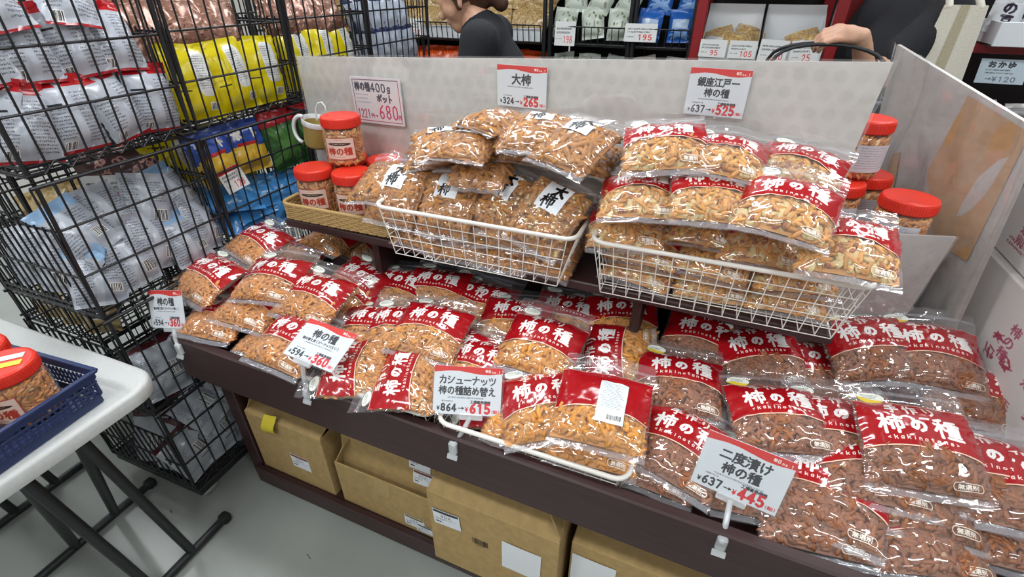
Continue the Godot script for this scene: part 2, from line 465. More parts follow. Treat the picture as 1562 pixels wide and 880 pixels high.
# ---------------------------------------------------------------- lettering, drawn stroke by stroke
const GLYPH := {
	"柿": "5 30 42 30|24 5 24 97|23 32 4 68|26 38 42 55|70 4 70 18|47 20 97 20|53 38 53 78|53 38 91 38 91 72 82 75|71 20 71 97",
	"の": "52 20 42 62 28 80 14 68 14 48 30 24 55 16 80 28 88 52 78 76 56 90",
	"種": "36 5 10 14|4 32 46 32|25 10 25 97|24 34 4 66|27 40 44 56|90 5 54 12|48 24 98 24|56 38 92 38 92 66 56 66 56 38|56 52 92 52|74 10 74 92|54 79 94 79|46 94 99 94",
	"手": "78 6 28 14|18 34 84 34|6 58 95 58|52 10 53 84 48 94 36 88",
	"作": "30 4 18 30 4 48|20 28 20 97|54 4 48 24 38 40|46 24 97 24|62 24 62 97|62 46 92 46|62 70 94 70",
	"り": "26 12 22 40 28 60|68 8 74 40 68 70 46 95",
	"大": "8 34 92 34|50 6 48 40 34 72 8 94|52 38 66 70 94 93",
	"銀": "28 4 5 34|29 6 48 28|14 36 42 36|8 52 46 52|28 36 28 88|13 62 18 78|43 62 37 78|4 92 50 88|58 8 92 8 92 46 58 46|58 28 92 28|58 8 58 94 74 84|92 58 76 68|70 48 78 74 98 96",
	"座": "52 3 52 14|12 16 95 16|14 16 12 60 3 96|36 30 24 56|36 36 46 54|76 30 64 56|76 36 88 54|56 26 56 92|30 70 84 70|20 93 95 93",
	"江": "10 8 22 18|4 34 17 44|6 92 26 62|36 16 92 16|63 16 63 86|30 88 98 88",
	"戸": "12 10 90 10|22 30 82 30 82 56 22 56|22 30 20 66 6 96",
	"一": "6 50 94 50",
	"二": "18 24 82 24|6 80 94 80",
	"度": "52 3 52 12|14 14 95 14|16 14 14 60 4 96|24 32 94 32|42 22 42 52|72 22 72 52|42 52 72 52|28 62 82 62 66 82 24 97|38 66 60 84 96 97",
	"漬": "10 6 22 16|4 32 16 42|5 94 24 62|36 12 94 12|42 24 90 24|64 3 64 36|32 36 98 36|46 46 86 46 86 80 46 80 46 46|46 57 86 57|46 69 86 69|54 84 38 97|76 84 94 97",
	"け": "18 10 14 50 22 90 28 70|44 32 94 30|72 8 74 60 54 94",
	"詰": "20 4 32 12|4 22 46 22|10 36 40 36|10 50 40 50|10 64 40 64 40 92 10 92 10 64|52 20 98 20|75 4 75 44|56 44 94 44|58 60 92 60 92 94 58 94 58 60",
	"め": "26 16 34 50 46 78|66 8 54 50 32 82 16 78 14 58 34 36 64 30 86 46 86 70 66 92",
	"替": "8 16 44 16|4 32 46 32|26 4 24 36 6 54|28 36 42 50|56 16 94 16|52 32 98 32|76 4 74 36 56 54|78 36 94 50|26 60 76 60 76 96 26 96 26 60|26 78 76 78",
	"え": "42 6 56 14|22 32 68 30 16 88|38 62 52 60 58 88 90 90",
	"カ": "10 32 84 32 80 80 70 92 58 84|46 6 42 50 12 94",
	"シ": "16 14 32 24|8 38 24 48|12 90 50 76 90 24",
	"ュ": "24 46 70 46 66 86|10 88 92 88",
	"ー": "8 50 92 50",
	"ナ": "6 36 94 36|54 6 52 50 22 94",
	"ッ": "16 44 24 62|42 40 50 58|84 42 74 74 38 94",
	"ツ": "12 22 22 46|42 16 50 40|88 20 76 66 34 94",
	"ポ": "8 32 84 32|46 8 46 90 36 84|24 52 10 76|66 52 82 76|86 6 96 6 96 16 86 16 86 6",
	"ト": "38 6 38 95|40 42 76 62",
	"ピ": "20 8 20 86 84 86|80 28 22 50|84 4 96 4 96 16 84 16 84 4",
	"円": "14 12 86 12 86 92 76 92|14 12 14 95|14 50 86 50|50 12 50 50",
	"無": "28 4 8 30|20 20 90 20|4 44 96 44|10 68 90 68|28 20 28 68|44 20 44 68|60 20 60 68|76 20 76 68|16 78 10 94|38 80 42 94|60 80 66 94|80 78 92 94",
	"選": "10 8 22 20|4 40 22 40 18 70 4 90|18 74 40 92 96 92|36 8 58 8 58 20 38 20 38 32 60 32|68 8 90 8 90 20 70 20 70 32 92 32|36 50 94 50|50 40 50 66|78 40 78 66|30 66 98 66|50 70 38 84|76 70 90 84",
	"別": "10 8 46 8 46 34 10 34 10 8|6 50 50 50 46 90 36 84|26 34 22 66 4 94|66 14 66 66|90 4 90 92 76 86",
	"入": "34 8 52 14 40 56 8 94|52 22 66 62 94 94",
	"し": "30 6 28 70 44 92 84 72",
	"用": "20 8 18 70 6 96|20 8 84 8 84 92 72 92|20 36 84 36|20 62 84 62|52 8 52 94",
	"工": "12 14 88 14|50 14 50 88|6 88 94 88",
	"場": "4 34 36 34|20 8 20 74|3 82 38 68|48 6 90 6 90 38 48 38 48 6|48 22 90 22|40 50 98 50|50 62 94 62 86 92 78 90|50 62 36 80|66 62 48 94|80 62 62 94",
	"直": "12 14 90 14|52 3 50 24|32 26 80 26 80 78 32 78 32 26|32 43 80 43|32 60 80 60|14 30 14 92 94 92",
	"売": "12 16 88 16|50 3 50 32|22 32 78 32|8 62 8 46 92 46 92 62|34 52 32 76 8 94|62 52 62 88 90 90 94 74",
	"価": "28 4 4 48|18 34 18 97|34 14 98 14|40 36 92 36 92 90 40 90 40 36|56 14 56 90|76 14 76 90",
	"格": "4 28 42 28|24 4 24 97|22 34 4 66|28 40 42 54|62 4 42 40|58 16 88 16 70 44 40 60|58 24 98 58|54 64 90 64 90 94 54 94 54 64",
	"税": "36 5 10 14|4 32 42 32|24 10 24 97|22 34 4 66|54 6 62 20|88 6 78 20|54 26 90 26 90 50 54 50 54 26|64 50 58 76 44 94|76 50 76 90 98 90 98 76",
	"込": "10 8 24 22|4 42 24 42 20 72 4 90|20 74 40 92 96 92|54 8 68 8 60 44 38 74|66 16 76 50 96 74",
	"毎": "32 4 12 34|24 18 90 18|28 32 22 84|28 32 82 32 76 88 22 84|8 58 96 58|52 34 46 84",
	"日": "22 8 80 8 80 94 22 94 22 8|22 50 80 50",
	"お": "10 30 60 28|34 8 34 80 16 84 16 66 60 50 86 66 76 88 56 92|70 18 88 34",
	"か": "8 36 62 30 60 70 46 92|38 8 34 50 12 90|74 26 90 54",
	"ゆ": "16 16 12 60 16 84 24 50 60 24 86 44 76 68 46 66|54 8 58 60 36 94",
	"梅": "4 28 40 28|22 4 22 97|20 34 4 66|26 40 38 54|56 4 44 30|50 18 98 18|54 34 50 84|54 34 92 34 86 90 50 84|42 60 99 60|70 36 66 84",
	"小": "50 6 50 92 38 86|28 30 10 66|72 30 90 66",
	"豆": "10 10 90 10|26 26 76 26 76 56 26 56 26 26|34 64 40 82|70 64 62 82|6 92 94 92",
	"¥": "16 6 50 46 84 6|50 46 50 96|22 52 78 52|22 70 78 70",
	"→": "4 50 94 50|72 32 96 50 72 68",
	"(": "66 4 42 28 42 72 66 96", ")": "34 4 58 28 58 72 34 96",
	"<": "70 30 30 50 70 70", ">": "30 30 70 50 30 70", ".": "40 92 48 92",
	"0": "50 6 24 18 18 50 24 82 50 94 76 82 82 50 76 18 50 6", "1": "30 22 54 6 54 94", "2": "20 26 34 8 60 6 78 22 74 44 20 94 82 94",
	"3": "20 16 50 6 76 20 72 40 46 47 76 56 80 78 54 94 18 84", "4": "64 94 64 6 14 68 88 68", "5": "76 6 28 6 24 46 54 40 80 58 76 82 50 94 20 84",
	"6": "72 8 36 30 20 62 30 88 54 94 78 82 76 58 52 48 24 60", "7": "16 6 82 6 44 94", "8": "50 6 24 16 26 38 50 47 76 58 80 80 50 94 20 80 24 58 50 47 74 38 76 16 50 6", "9": "76 34 52 50 26 42 22 20 46 6 74 14 78 44 66 78 34 94",
	"k": "24 6 24 94|76 36 26 68|44 56 78 94", "a": "72 40 40 36 22 62 30 90 56 88 72 66|72 38 74 92", "i": "50 38 50 92|50 12 50 16", "n": "24 38 24 92|24 56 48 38 72 50 74 92",
	"o": "50 38 26 52 26 78 50 92 74 78 74 52 50 38", "t": "46 14 46 80 70 90|22 40 74 40", "e": "24 64 76 64 70 44 46 38 24 58 30 86 54 93 76 82", "g": "72 40 40 38 26 58 40 74 70 66 72 38 70 92 46 99 26 92",
}

func ink(img: Image, a: Vector2, b: Vector2, r: float, color: Color) -> void:
	var x0 := maxi(0, int(minf(a.x, b.x) - r - 1)); var x1 := mini(img.get_width() - 1, int(maxf(a.x, b.x) + r + 2))
	var y0 := maxi(0, int(minf(a.y, b.y) - r - 1)); var y1 := mini(img.get_height() - 1, int(maxf(a.y, b.y) + r + 2))
	var d := b - a
	var l := maxf(d.length_squared(), 1e-6)
	for y in range(y0, y1 + 1):
		for x in range(x0, x1 + 1):
			var q := Vector2(x + 0.5, y + 0.5) - a
			var t := clampf(q.dot(d) / l, 0.0, 1.0)
			var e := clampf(r + 0.5 - (q - d * t).length(), 0.0, 1.0)
			if e > 0.0:
				var o := img.get_pixel(x, y)
				var m := o.lerp(color, e)
				m.a = maxf(o.a, e * color.a)
				if o.a < 0.01: m = Color(color.r, color.g, color.b, e * color.a)
				img.set_pixel(x, y, m)

# writes s with its top left at (x, y); w and h are the cell of one character
func write(img: Image, s: String, x: float, y: float, w: float, h: float, r: float, color: Color, slant := 0.0, gap := 1.06, down := false) -> void:
	for k in s.length():
		var g: String = GLYPH.get(s[k], "")
		if g:
			for st in g.split("|"):
				var n := st.split_floats(" ")
				var last := Vector2.ZERO
				for i in range(0, n.size(), 2):
					var q := Vector2(x + n[i] * w / 100.0, y + n[i + 1] * h / 100.0 + (n[i] * w / 100.0) * slant)
					if i > 0: ink(img, last, q, r, color)
					last = q
		if down: y += h * gap
		else:
			x += w * gap
			y += w * gap * slant

# fine print too small to read in the picture: rows of little marks
func fine(img: Image, x: int, y: int, w: int, rows: int, pitch: int, color: Color, rg: RandomNumberGenerator, tall := 2) -> void:
	for k in rows:
		var xx := x
		var end := x + int(w * rg.randf_range(0.7, 1.0))
		while xx < end:
			var l := rg.randi_range(2, 5)
			for yy in tall:
				if rg.randf() < 0.8: img.fill_rect(Rect2i(xx, y + k * pitch + yy, mini(l, rg.randi_range(1, 5)), 1).intersection(Rect2i(Vector2i.ZERO, img.get_size())), color)
			xx += l + 1

func bars(img: Image, x: int, y: int, w: int, h: int, rg: RandomNumberGenerator) -> void:
	img.fill_rect(Rect2i(x - 2, y - 2, w + 4, h + 4), Color(0.93, 0.93, 0.92))
	var xx := x
	while xx < x + w:
		var l := rg.randi_range(1, 3)
		img.fill_rect(Rect2i(xx, y, l, h), Color(0.12, 0.12, 0.13))
		xx += l + rg.randi_range(1, 3)

func sheet(w: int, h: int, color: Color) -> Image:
	var img := Image.create(w, h, false, Image.FORMAT_RGBA8)
	img.fill(color)
	return img

# ---------------------------------------------------------------- clear snack bags
var protos := {}

func bag_half(B: Dictionary, u: float, y: float) -> float:
	var yb: float = -B.h / 2.0 + 0.014
	var q: float = (y - yb) / (B.fill - yb)
	if q <= 0.0 or q >= 1.0: return 0.0
	var prof := pow(maxf(0.0, 1.0 - pow(absf(2.0 * q - 1.0), 2.6)), 0.62) * (1.1 - 0.22 * q)
	var side := pow(maxf(0.0, 1.0 - pow(absf(u), 2.4)), 0.6)
	return B.t * side * prof

func bag_at(B: Dictionary, u: float, y: float, front: bool, lift: float, crumple := 1.0) -> Vector3:
	var z := bag_half(B, u, y)
	var full: float = clampf(z / B.t, 0.0, 1.0)
	var s: float = B.seed * 17.3 + (0.0 if front else 50.0)
	var x: float = u * B.w / 2.0 * (1.0 - 0.045 * full - 0.02 * noise.get_noise_2d(y * 900.0 + s, s))
	var wr := noise.get_noise_3d(x * 800.0, y * 800.0, s) * 0.0042 + noise.get_noise_3d(x * 3600.0, y * 3000.0, s + 9.0) * 0.0004
	wr += (absf(noise.get_noise_3d(x * 1050.0 + y * 500.0, y * 1050.0 - x * 400.0, s + 21.0)) - 0.2) * 0.0045
	wr += sin(y * 260.0 + s + 6.0 * noise.get_noise_2d(y * 300.0, s)) * 0.0022 * pow(absf(u), 3.0) * (1.0 - full * 0.5)
	if y > B.fill: wr += 0.004 * sin(u * 3.0 + s) * clampf((y - B.fill) / 0.03, 0.0, 1.0)
	var droop: float = -B.droop * (pow(2.0 * y / B.h, 2.0)) - B.get("sag", 0.0) * u * u
	var zz := z + wr * crumple + lift if front else -0.75 * z + wr * crumple * 0.5 - lift
	if absf(u) > 0.97 or absf(y) > B.h / 2.0 - 0.004: zz = wr * crumple * 0.8 + (lift if front else -lift)
	return Vector3(x, y, zz + droop)

func piece(m: MB, at: Vector3, dir: Vector3, nrm: Vector3, l: float, r: float, curve: float, flat := 0.8, rings := 4, sides := 5) -> void:
	var t := dir.normalized()
	var b := nrm.cross(t).normalized()
	var n := t.cross(b)
	var first := m.p(at - t * l / 2.0 - b * curve)
	var prev := -1
	for i in range(1, rings + 1):
		var s := float(i) / (rings + 1)
		var a := 2.0 * s - 1.0
		var rr := r * pow(maxf(0.0, 1.0 - a * a), 0.5)
		var cpos := at + t * a * l / 2.0 - b * curve * a * a
		var o := m.v.size()
		for k in sides:
			var w := TAU * k / sides
			m.p(cpos + b * cos(w) * rr + n * sin(w) * rr * flat)
		if prev < 0:
			for k in sides: m.tri(first, o + (k + 1) % sides, o + k)
		else:
			for k in sides: m.quad(prev + k, prev + (k + 1) % sides, o + (k + 1) % sides, o + k)
		prev = o
	var end := m.p(at + t * l / 2.0 - b * curve)
	for k in sides: m.tri(end, prev + k, prev + (k + 1) % sides)

func tone(c: Color, spread: float, rg: RandomNumberGenerator) -> Color:
	var k := 1.0 + rg.randf_range(-spread, spread)
	var d := rg.randf_range(-0.05, 0.05)
	var l := c.srgb_to_linear()
	return Color(l.r * k, l.g * k * (1.0 + d), l.b * k * (1.0 + d * 1.5))

func bag_contents(B: Dictionary, top: float, rg: RandomNumberGenerator) -> ArrayMesh:
	var m := MB.new()
	m.c = tone(B.base, 0.0, rg)
	var y0: float = -B.h / 2.0 + 0.016
	var y1: float = B.fill - 0.004
	var f := func(s: float, t: float) -> Vector3:
		var u := (s * 2.0 - 1.0) * 0.95
		var q := bag_at(B, u, lerpf(y0, y1, t), true, 0.0, 0.0)
		q.z -= minf(0.012, bag_half(B, u, q.y) * 0.9)
		return q
	m.patch(f, 12, 12)
	var g := func(s: float, t: float) -> Vector3:
		var u := (s * 2.0 - 1.0) * 0.95
		var q := bag_at(B, u, lerpf(y0, y1, t), false, 0.0, 0.0)
		q.z += minf(0.0025, bag_half(B, u, q.y) * 0.5)
		return q
	m.patch(g, 12, 12, true)
	for spec in B.mix:
		for k in int(spec.n * 1.9):
			var u := rg.randf_range(-0.95, 0.95)
			var y := rg.randf_range(y0 + 0.003, top)
			var back: bool = rg.randf() < 0.16
			if back: y = rg.randf_range(y0, y1)
			var z := bag_half(B, u, y)
			if z < spec.r * (1.6 if back else 0.75): continue
			var e := 0.004
			var p0 := bag_at(B, u, y, not back, 0.0, 0.0)
			var du := bag_at(B, minf(u + 0.05, 0.96), y, not back, 0.0, 0.0) - p0
			var dv := bag_at(B, u, y + e, not back, 0.0, 0.0) - p0
			var n := du.cross(dv).normalized()
			if back: n = -n
			if n.length() < 0.5: continue
			var w := rg.randf() * TAU
			var tx := du.normalized()
			var ty := n.cross(tx)
			var dir := tx * cos(w) + ty * sin(w) + n * rg.randf_range(-0.22, 0.22)
			var r: float = spec.r * rg.randf_range(0.82, 1.15)
			m.c = tone(spec.c, spec.s, rg)
			var nn := (n + tx * rg.randf_range(-0.4, 0.4) + ty * rg.randf_range(-0.4, 0.4)).normalized()
			piece(m, p0 - n * (r * 0.75 + rg.randf() * rg.randf() * 0.008), dir, nn, spec.l * rg.randf_range(0.8, 1.15), r, spec.bend * rg.randf_range(0.5, 1.2), spec.flat, spec.get("rings", 4))
	return m.mesh()

func strip(B: Dictionary, ya: float, yb: float, lift: float, ua := -0.985, ub := 0.985, nx := 18, ny := 2) -> ArrayMesh:
	var m := MB.new()
	var f := func(s: float, t: float) -> Vector3: return bag_at(B, lerpf(ua, ub, s), lerpf(ya, yb, t), true, lift)
	m.patch(f, nx, ny)
	return m.mesh()

func make_bag(B: Dictionary) -> Node3D:
	var rg := RandomNumberGenerator.new()
	rg.seed = 1000 + B.seed
	var o := Node3D.new()
	o.name = "bag_pattern"
	var h2: float = B.h / 2.0
	var m := MB.new()
	var f := func(s: float, t: float) -> Vector3: return bag_at(B, s * 2.0 - 1.0, lerpf(-h2, h2, t), true, 0.0006)
	var g := func(s: float, t: float) -> Vector3: return bag_at(B, s * 2.0 - 1.0, lerpf(-h2, h2, t), false, 0.0006)
	m.patch(f, 38, 46)
	m.patch(g, 12, 16, true)
	var inner := func(s: float, t: float) -> Vector3: return bag_at(B, s * 2.0 - 1.0, lerpf(-h2, h2, t), true, 0.0004)
	m.patch(inner, 38, 46)
	part(o, "film", m.mesh(), M.film)
	var lab: Array = B.get("label", [])
	var top: float = lab[0] + 0.012 if lab else B.fill - 0.006
	part(o, "contents", bag_contents(B, top, rg), M.crackers, "", "stuff")
	if lab:
		var lm := MB.new()
		var lf := func(s: float, t: float) -> Vector3:
			var u := s * 2.0 - 1.0
			var arch := 0.011 * (1.0 - u * u)
			var y := lerpf(lab[0] - 0.006 + arch, lab[1] - 0.003 + arch * 0.5, t)
			return bag_at(B, u * 0.97, y, true, 0.0013)
		lm.patch(lf, 26, 12)
		part(o, "label_print", lm.mesh(), M[B.print])
	if B.has("card"):
		var c: Array = B.card
		part(o, "paper_label", strip(B, c[2], c[3], 0.0016, c[0], c[1], 10, 10), M[B.print])
	part(o, "zip_strip", strip(B, h2 - 0.026, h2 - 0.019, 0.0016), M.milky)
	part(o, "bottom_seal", strip(B, -h2 + 0.001, -h2 + 0.012, 0.0012), M.milky)
	if B.has("sticker"): part(o, "sticker", strip(B, B.fill + 0.0, B.fill + 0.024, 0.0022, -0.86, -0.36, 8, 4), M[B.sticker])
	if B.has("mark"): part(o, "grade_mark", strip(B, -h2 + 0.02, -h2 + 0.033, 0.0018, 0.36, 0.86, 8, 3), M[B.mark])
	if B.has("back_note"): part(o, "product_sticker", strip(B, -0.055, 0.035, 0.0042, -0.1, 0.5, 14, 18), M.note)
	return o

func spec(l: float, r: float, bend: float, flat: float, c: String, s: float, n: int, rings := 4) -> Dictionary:
	return {"l": l, "r": r, "bend": bend, "flat": flat, "c": hx(c), "s": s, "n": n, "rings": rings}

func bag_kinds() -> void:
	var tane := func(n: int, c: String) -> Dictionary: return spec(0.027, 0.0044, 0.0017, 0.85, c, 0.25, n, 5)
	var red := {"w": 0.19, "h": 0.215, "t": 0.029, "fill": 0.060, "label": [-0.032, 0.063], "print": "red_print", "mark": "grade", "sticker": "white_oval"}
	var K := {
		"plain": red.merged({"base": hx("cf8d4b"), "mix": [tane.call(190, "cf8d4b")]}, true),
		"peanut": red.merged({"base": hx("d2924e"), "mix": [tane.call(165, "d2924e"), spec(0.0135, 0.0045, 0.0, 0.7, "e3c08c", 0.1, 26, 3)]}, true),
		"cashew": red.merged({"base": hx("d6933f"), "mix": [spec(0.033, 0.0056, 0.0026, 0.85, "d6933f", 0.18, 120, 5), spec(0.021, 0.005, 0.006, 0.85, "e6c793", 0.08, 11)]}, true),
		"dark": red.merged({"base": hx("97603f"), "sticker": "yellow_oval", "mix": [spec(0.026, 0.0048, 0.0016, 0.85, "97603f", 0.28, 190, 5), spec(0.0135, 0.0045, 0.0, 0.7, "cfa883", 0.12, 9, 3)]}, true),
		"mix": red.merged({"w": 0.168, "h": 0.195, "t": 0.028, "fill": 0.054, "label": [-0.024, 0.058], "base": hx("d89d58"), "mark": "grade", "mix": [tane.call(70, "d89d58"), spec(0.032, 0.0092, 0.0005, 0.42, "e0c890", 0.12, 62), spec(0.016, 0.006, 0.0, 0.7, "a9694a", 0.15, 16, 3)]}, true),
		"large": {"w": 0.15, "h": 0.215, "t": 0.029, "fill": 0.07, "card": [-0.5, 0.36, -0.01, 0.064], "print": "brush_print", "base": hx("b98042"), "mix": [spec(0.046, 0.0064, 0.0022, 0.85, "b98042", 0.24, 125, 5)]},
		"nutty": {"w": 0.15, "h": 0.215, "t": 0.029, "fill": 0.07, "card": [-0.5, 0.36, -0.01, 0.064], "print": "brush_print", "base": hx("b98042"), "mix": [spec(0.044, 0.0063, 0.0022, 0.85, "b98042", 0.24, 85, 5), spec(0.0125, 0.0058, 0.0, 0.85, "e0c68e", 0.08, 70, 3)]},
	}
	var sd := 0
	for k in K:
		for va in 3:
			var B: Dictionary = K[k].duplicate()
			sd += 1
			B.seed = sd
			B.droop = [0.006, 0.013, -0.004][va]
			B.sag = [0.004, -0.003, 0.008][va]
			B.t *= [1.0, 0.9, 1.1][va]
			if k == "large" and va == 2: B.erase("card")
			protos[k + str(va)] = make_bag(B)
	var back: Dictionary = K.cashew.duplicate()
	back.merge({"seed": 60, "droop": 0.005, "sag": 0.003, "print": "red_plain", "back_note": true}, true)
	back.erase("mark"); back.erase("sticker")
	protos["cashew_back0"] = make_bag(back)

func put_bags(rows: Array, called: String, category: String, group: String) -> void:
	for i in rows.size():
		var r: Array = rows[i]
		copy(protos[r[0]], called, r[7], category, group, Vector3(r[1], r[2], r[3]), pose(r[4], r[5], r[6]))

const LEFT_HEAP := [
	["plain0", -1.236, 0.811, -0.990, 15, 0, -13, "red-label cracker bag furthest back on the left heap, below the wicker tray"],
	["plain1", -1.250, 0.781, -0.813, 15, 0, -11, "red-label cracker bag resting on the left heap behind the small 360 price card"],
	["plain2", -1.037, 0.810, -0.841, 18, 0, 9, "red-label cracker bag lying on top of the left heap, whole name readable"],
	["plain0", -0.885, 0.795, -0.830, 18, 0, -3, "red-label cracker bag overlapping the right side of the topmost left heap bag"],
	["plain1", -0.867, 0.750, -0.980, 22, 0, -19, "red-label cracker bag half hidden beside the dark riser support"],
	["plain2", -0.871, 0.737, -0.709, 18, 0, -4, "red-label cracker bag at the front edge just left of the tilted 360 card"],
	["plain0", -1.076, 0.739, -0.795, 6.75, 0, 1, "cracker bag with its label covered, in the middle of the left heap"],
	["plain1", -1.168, 0.702, -0.753, 5.4, 0, 5, "cracker bag on the front left edge beside the small 360 price card"],
	["plain2", -1.101, 0.767, -1.172, 5.4, 0, -9, "cracker bag without visible label tucked under the wicker tray"],
	["plain0", -0.968, 0.687, -0.757, 5.4, 0, -1, "cracker bag hanging over the front board of the left heap"],
	["plain1", -0.854, 0.723, -0.944, 6.3, 0, -13, "cracker bag at the right foot of the left heap, next to the tray rim"],
	["plain2", -1.335, 0.692, -0.860, 5.4, 0, -4, "cracker bag at the far left end under the others"],
	["plain0", -1.104, 0.671, -0.932, 4.5, 0, 6, "cracker bag buried in the middle bottom of the left heap"],
	["plain1", -1.233, 0.691, -1.165, 4.5, 0, -8, "cracker bag buried at the back of the left heap"],
	["plain2", -1.030, 0.727, -1.223, 5.4, 0, -15, "cracker bag in the shade under the riser, left end"],
	["plain0", -1.347, 0.681, -1.042, 4.5, 0, -6, "cracker bag buried under the rearmost left bags"],
]
const TRAY_ONE := [
	["peanut0", -0.753, 0.740, -1.008, 19.84, 0, 3, "red-label cracker bag at the back left of the first white tray"],
	["peanut1", -0.642, 0.750, -1.043, 19.84, 0, 5, "red-label cracker bag at the back middle of the first white tray"],
	["peanut2", -0.548, 0.730, -1.051, 19.84, 0, -8, "red-label cracker bag squeezed at the back right of the first white tray"],
	["peanut1", -0.730, 0.721, -0.847, 14.88, 0, 9, "red-label cracker bag leftmost of the three in the middle row of the first tray"],
	["peanut2", -0.655, 0.734, -0.855, 14.88, 0, 14, "red-label cracker bag second of the three in the middle row of the first tray"],
	["peanut0", -0.546, 0.771, -0.845, 14.88, 0, 1, "red-label cracker bag on top at the right of the first tray, name fully readable"],
	["peanut1", -0.546, 0.716, -0.699, 7.44, 0, 108, "red-label cracker bag turned sideways at the front of the first tray"],
	["peanut2", -0.699, 0.703, -0.703, 7.44, 0, 109, "red-label cracker bag turned sideways behind the tilted 360 price card"],
	["peanut0", -0.487, 0.721, -0.846, 16.12, 0, -8, "red-label cracker bag wedged between the two white trays"],
	["peanut2", -0.594, 0.663, -0.901, 4.5, 0, 1, "cracker bag at the bottom of the first tray under the sideways one"],
	["peanut1", -0.768, 0.659, -0.911, 4.5, 0, 1, "cracker bag at the bottom left of the first tray"],
	["peanut0", -0.724, 0.652, -1.115, 5.4, 0, 2, "cracker bag buried at the middle of the first tray"],
]
const TRAY_TWO := [
	["cashew0", -0.498, 0.729, -1.048, 22.32, 0, 1, "red-label cracker bag at the back left of the cashew tray in the shade"],
	["cashew1", -0.379, 0.740, -0.992, 18.6, 0, 5, "red-label cracker bag behind the prominent one of the cashew tray"],
	["cashew2", -0.266, 0.780, -0.877, 19.84, 0, -3, "red-label cracker bag lying on top of the cashew tray, name fully readable"],
	["cashew0", -0.406, 0.721, -0.812, 16.12, 0, -1, "red-label cracker bag just behind the 615 price card"],
	["cashew1", -0.264, 0.729, -1.081, 21.08, 0, 0, "red-label cracker bag in the shade between the two wire baskets above"],
	["cashew2", -0.218, 0.734, -0.739, 18.6, 0, 26, "red-label cracker bag at the front of the cashew tray right of the 615 card"],
	["cashew_back0", -0.091, 0.780, -0.733, 18.6, 0, 4, "cracker bag turned back to front showing a white product sticker"],
	["cashew1", -0.098, 0.698, -0.740, 6.3, 0, 4, "cashew cracker bag lying on the front right corner of the cashew tray"],
	["cashew0", -0.121, 0.749, -1.097, 22.32, 0, 12, "red-label cracker bag at the back right of the cashew tray below the wire basket"],
	["cashew2", -0.115, 0.736, -0.938, 17.36, 0, 100, "red-label cracker bag turned sideways behind the bag with the white product sticker"],
	["cashew1", -0.355, 0.668, -0.762, 4.96, 0, 106, "red-label cracker bag behind the foot of the 615 price card"],
	["cashew0", -0.244, 0.694, -0.738, 7.2, 0, 6, "cracker bag pressed against the rim under the front cashew bag"],
	["cashew2", -0.275, 0.668, -0.983, 6.3, 0, 1, "cracker bag buried in the middle of the cashew tray"],
	["cashew0", -0.220, 0.674, -1.178, 7.2, 0, -2, "cracker bag buried at the back of the cashew tray"],
	["cashew1", -0.356, 0.663, -0.905, 6.3, 0, 4, "cracker bag buried under the one behind the 615 card"],
]
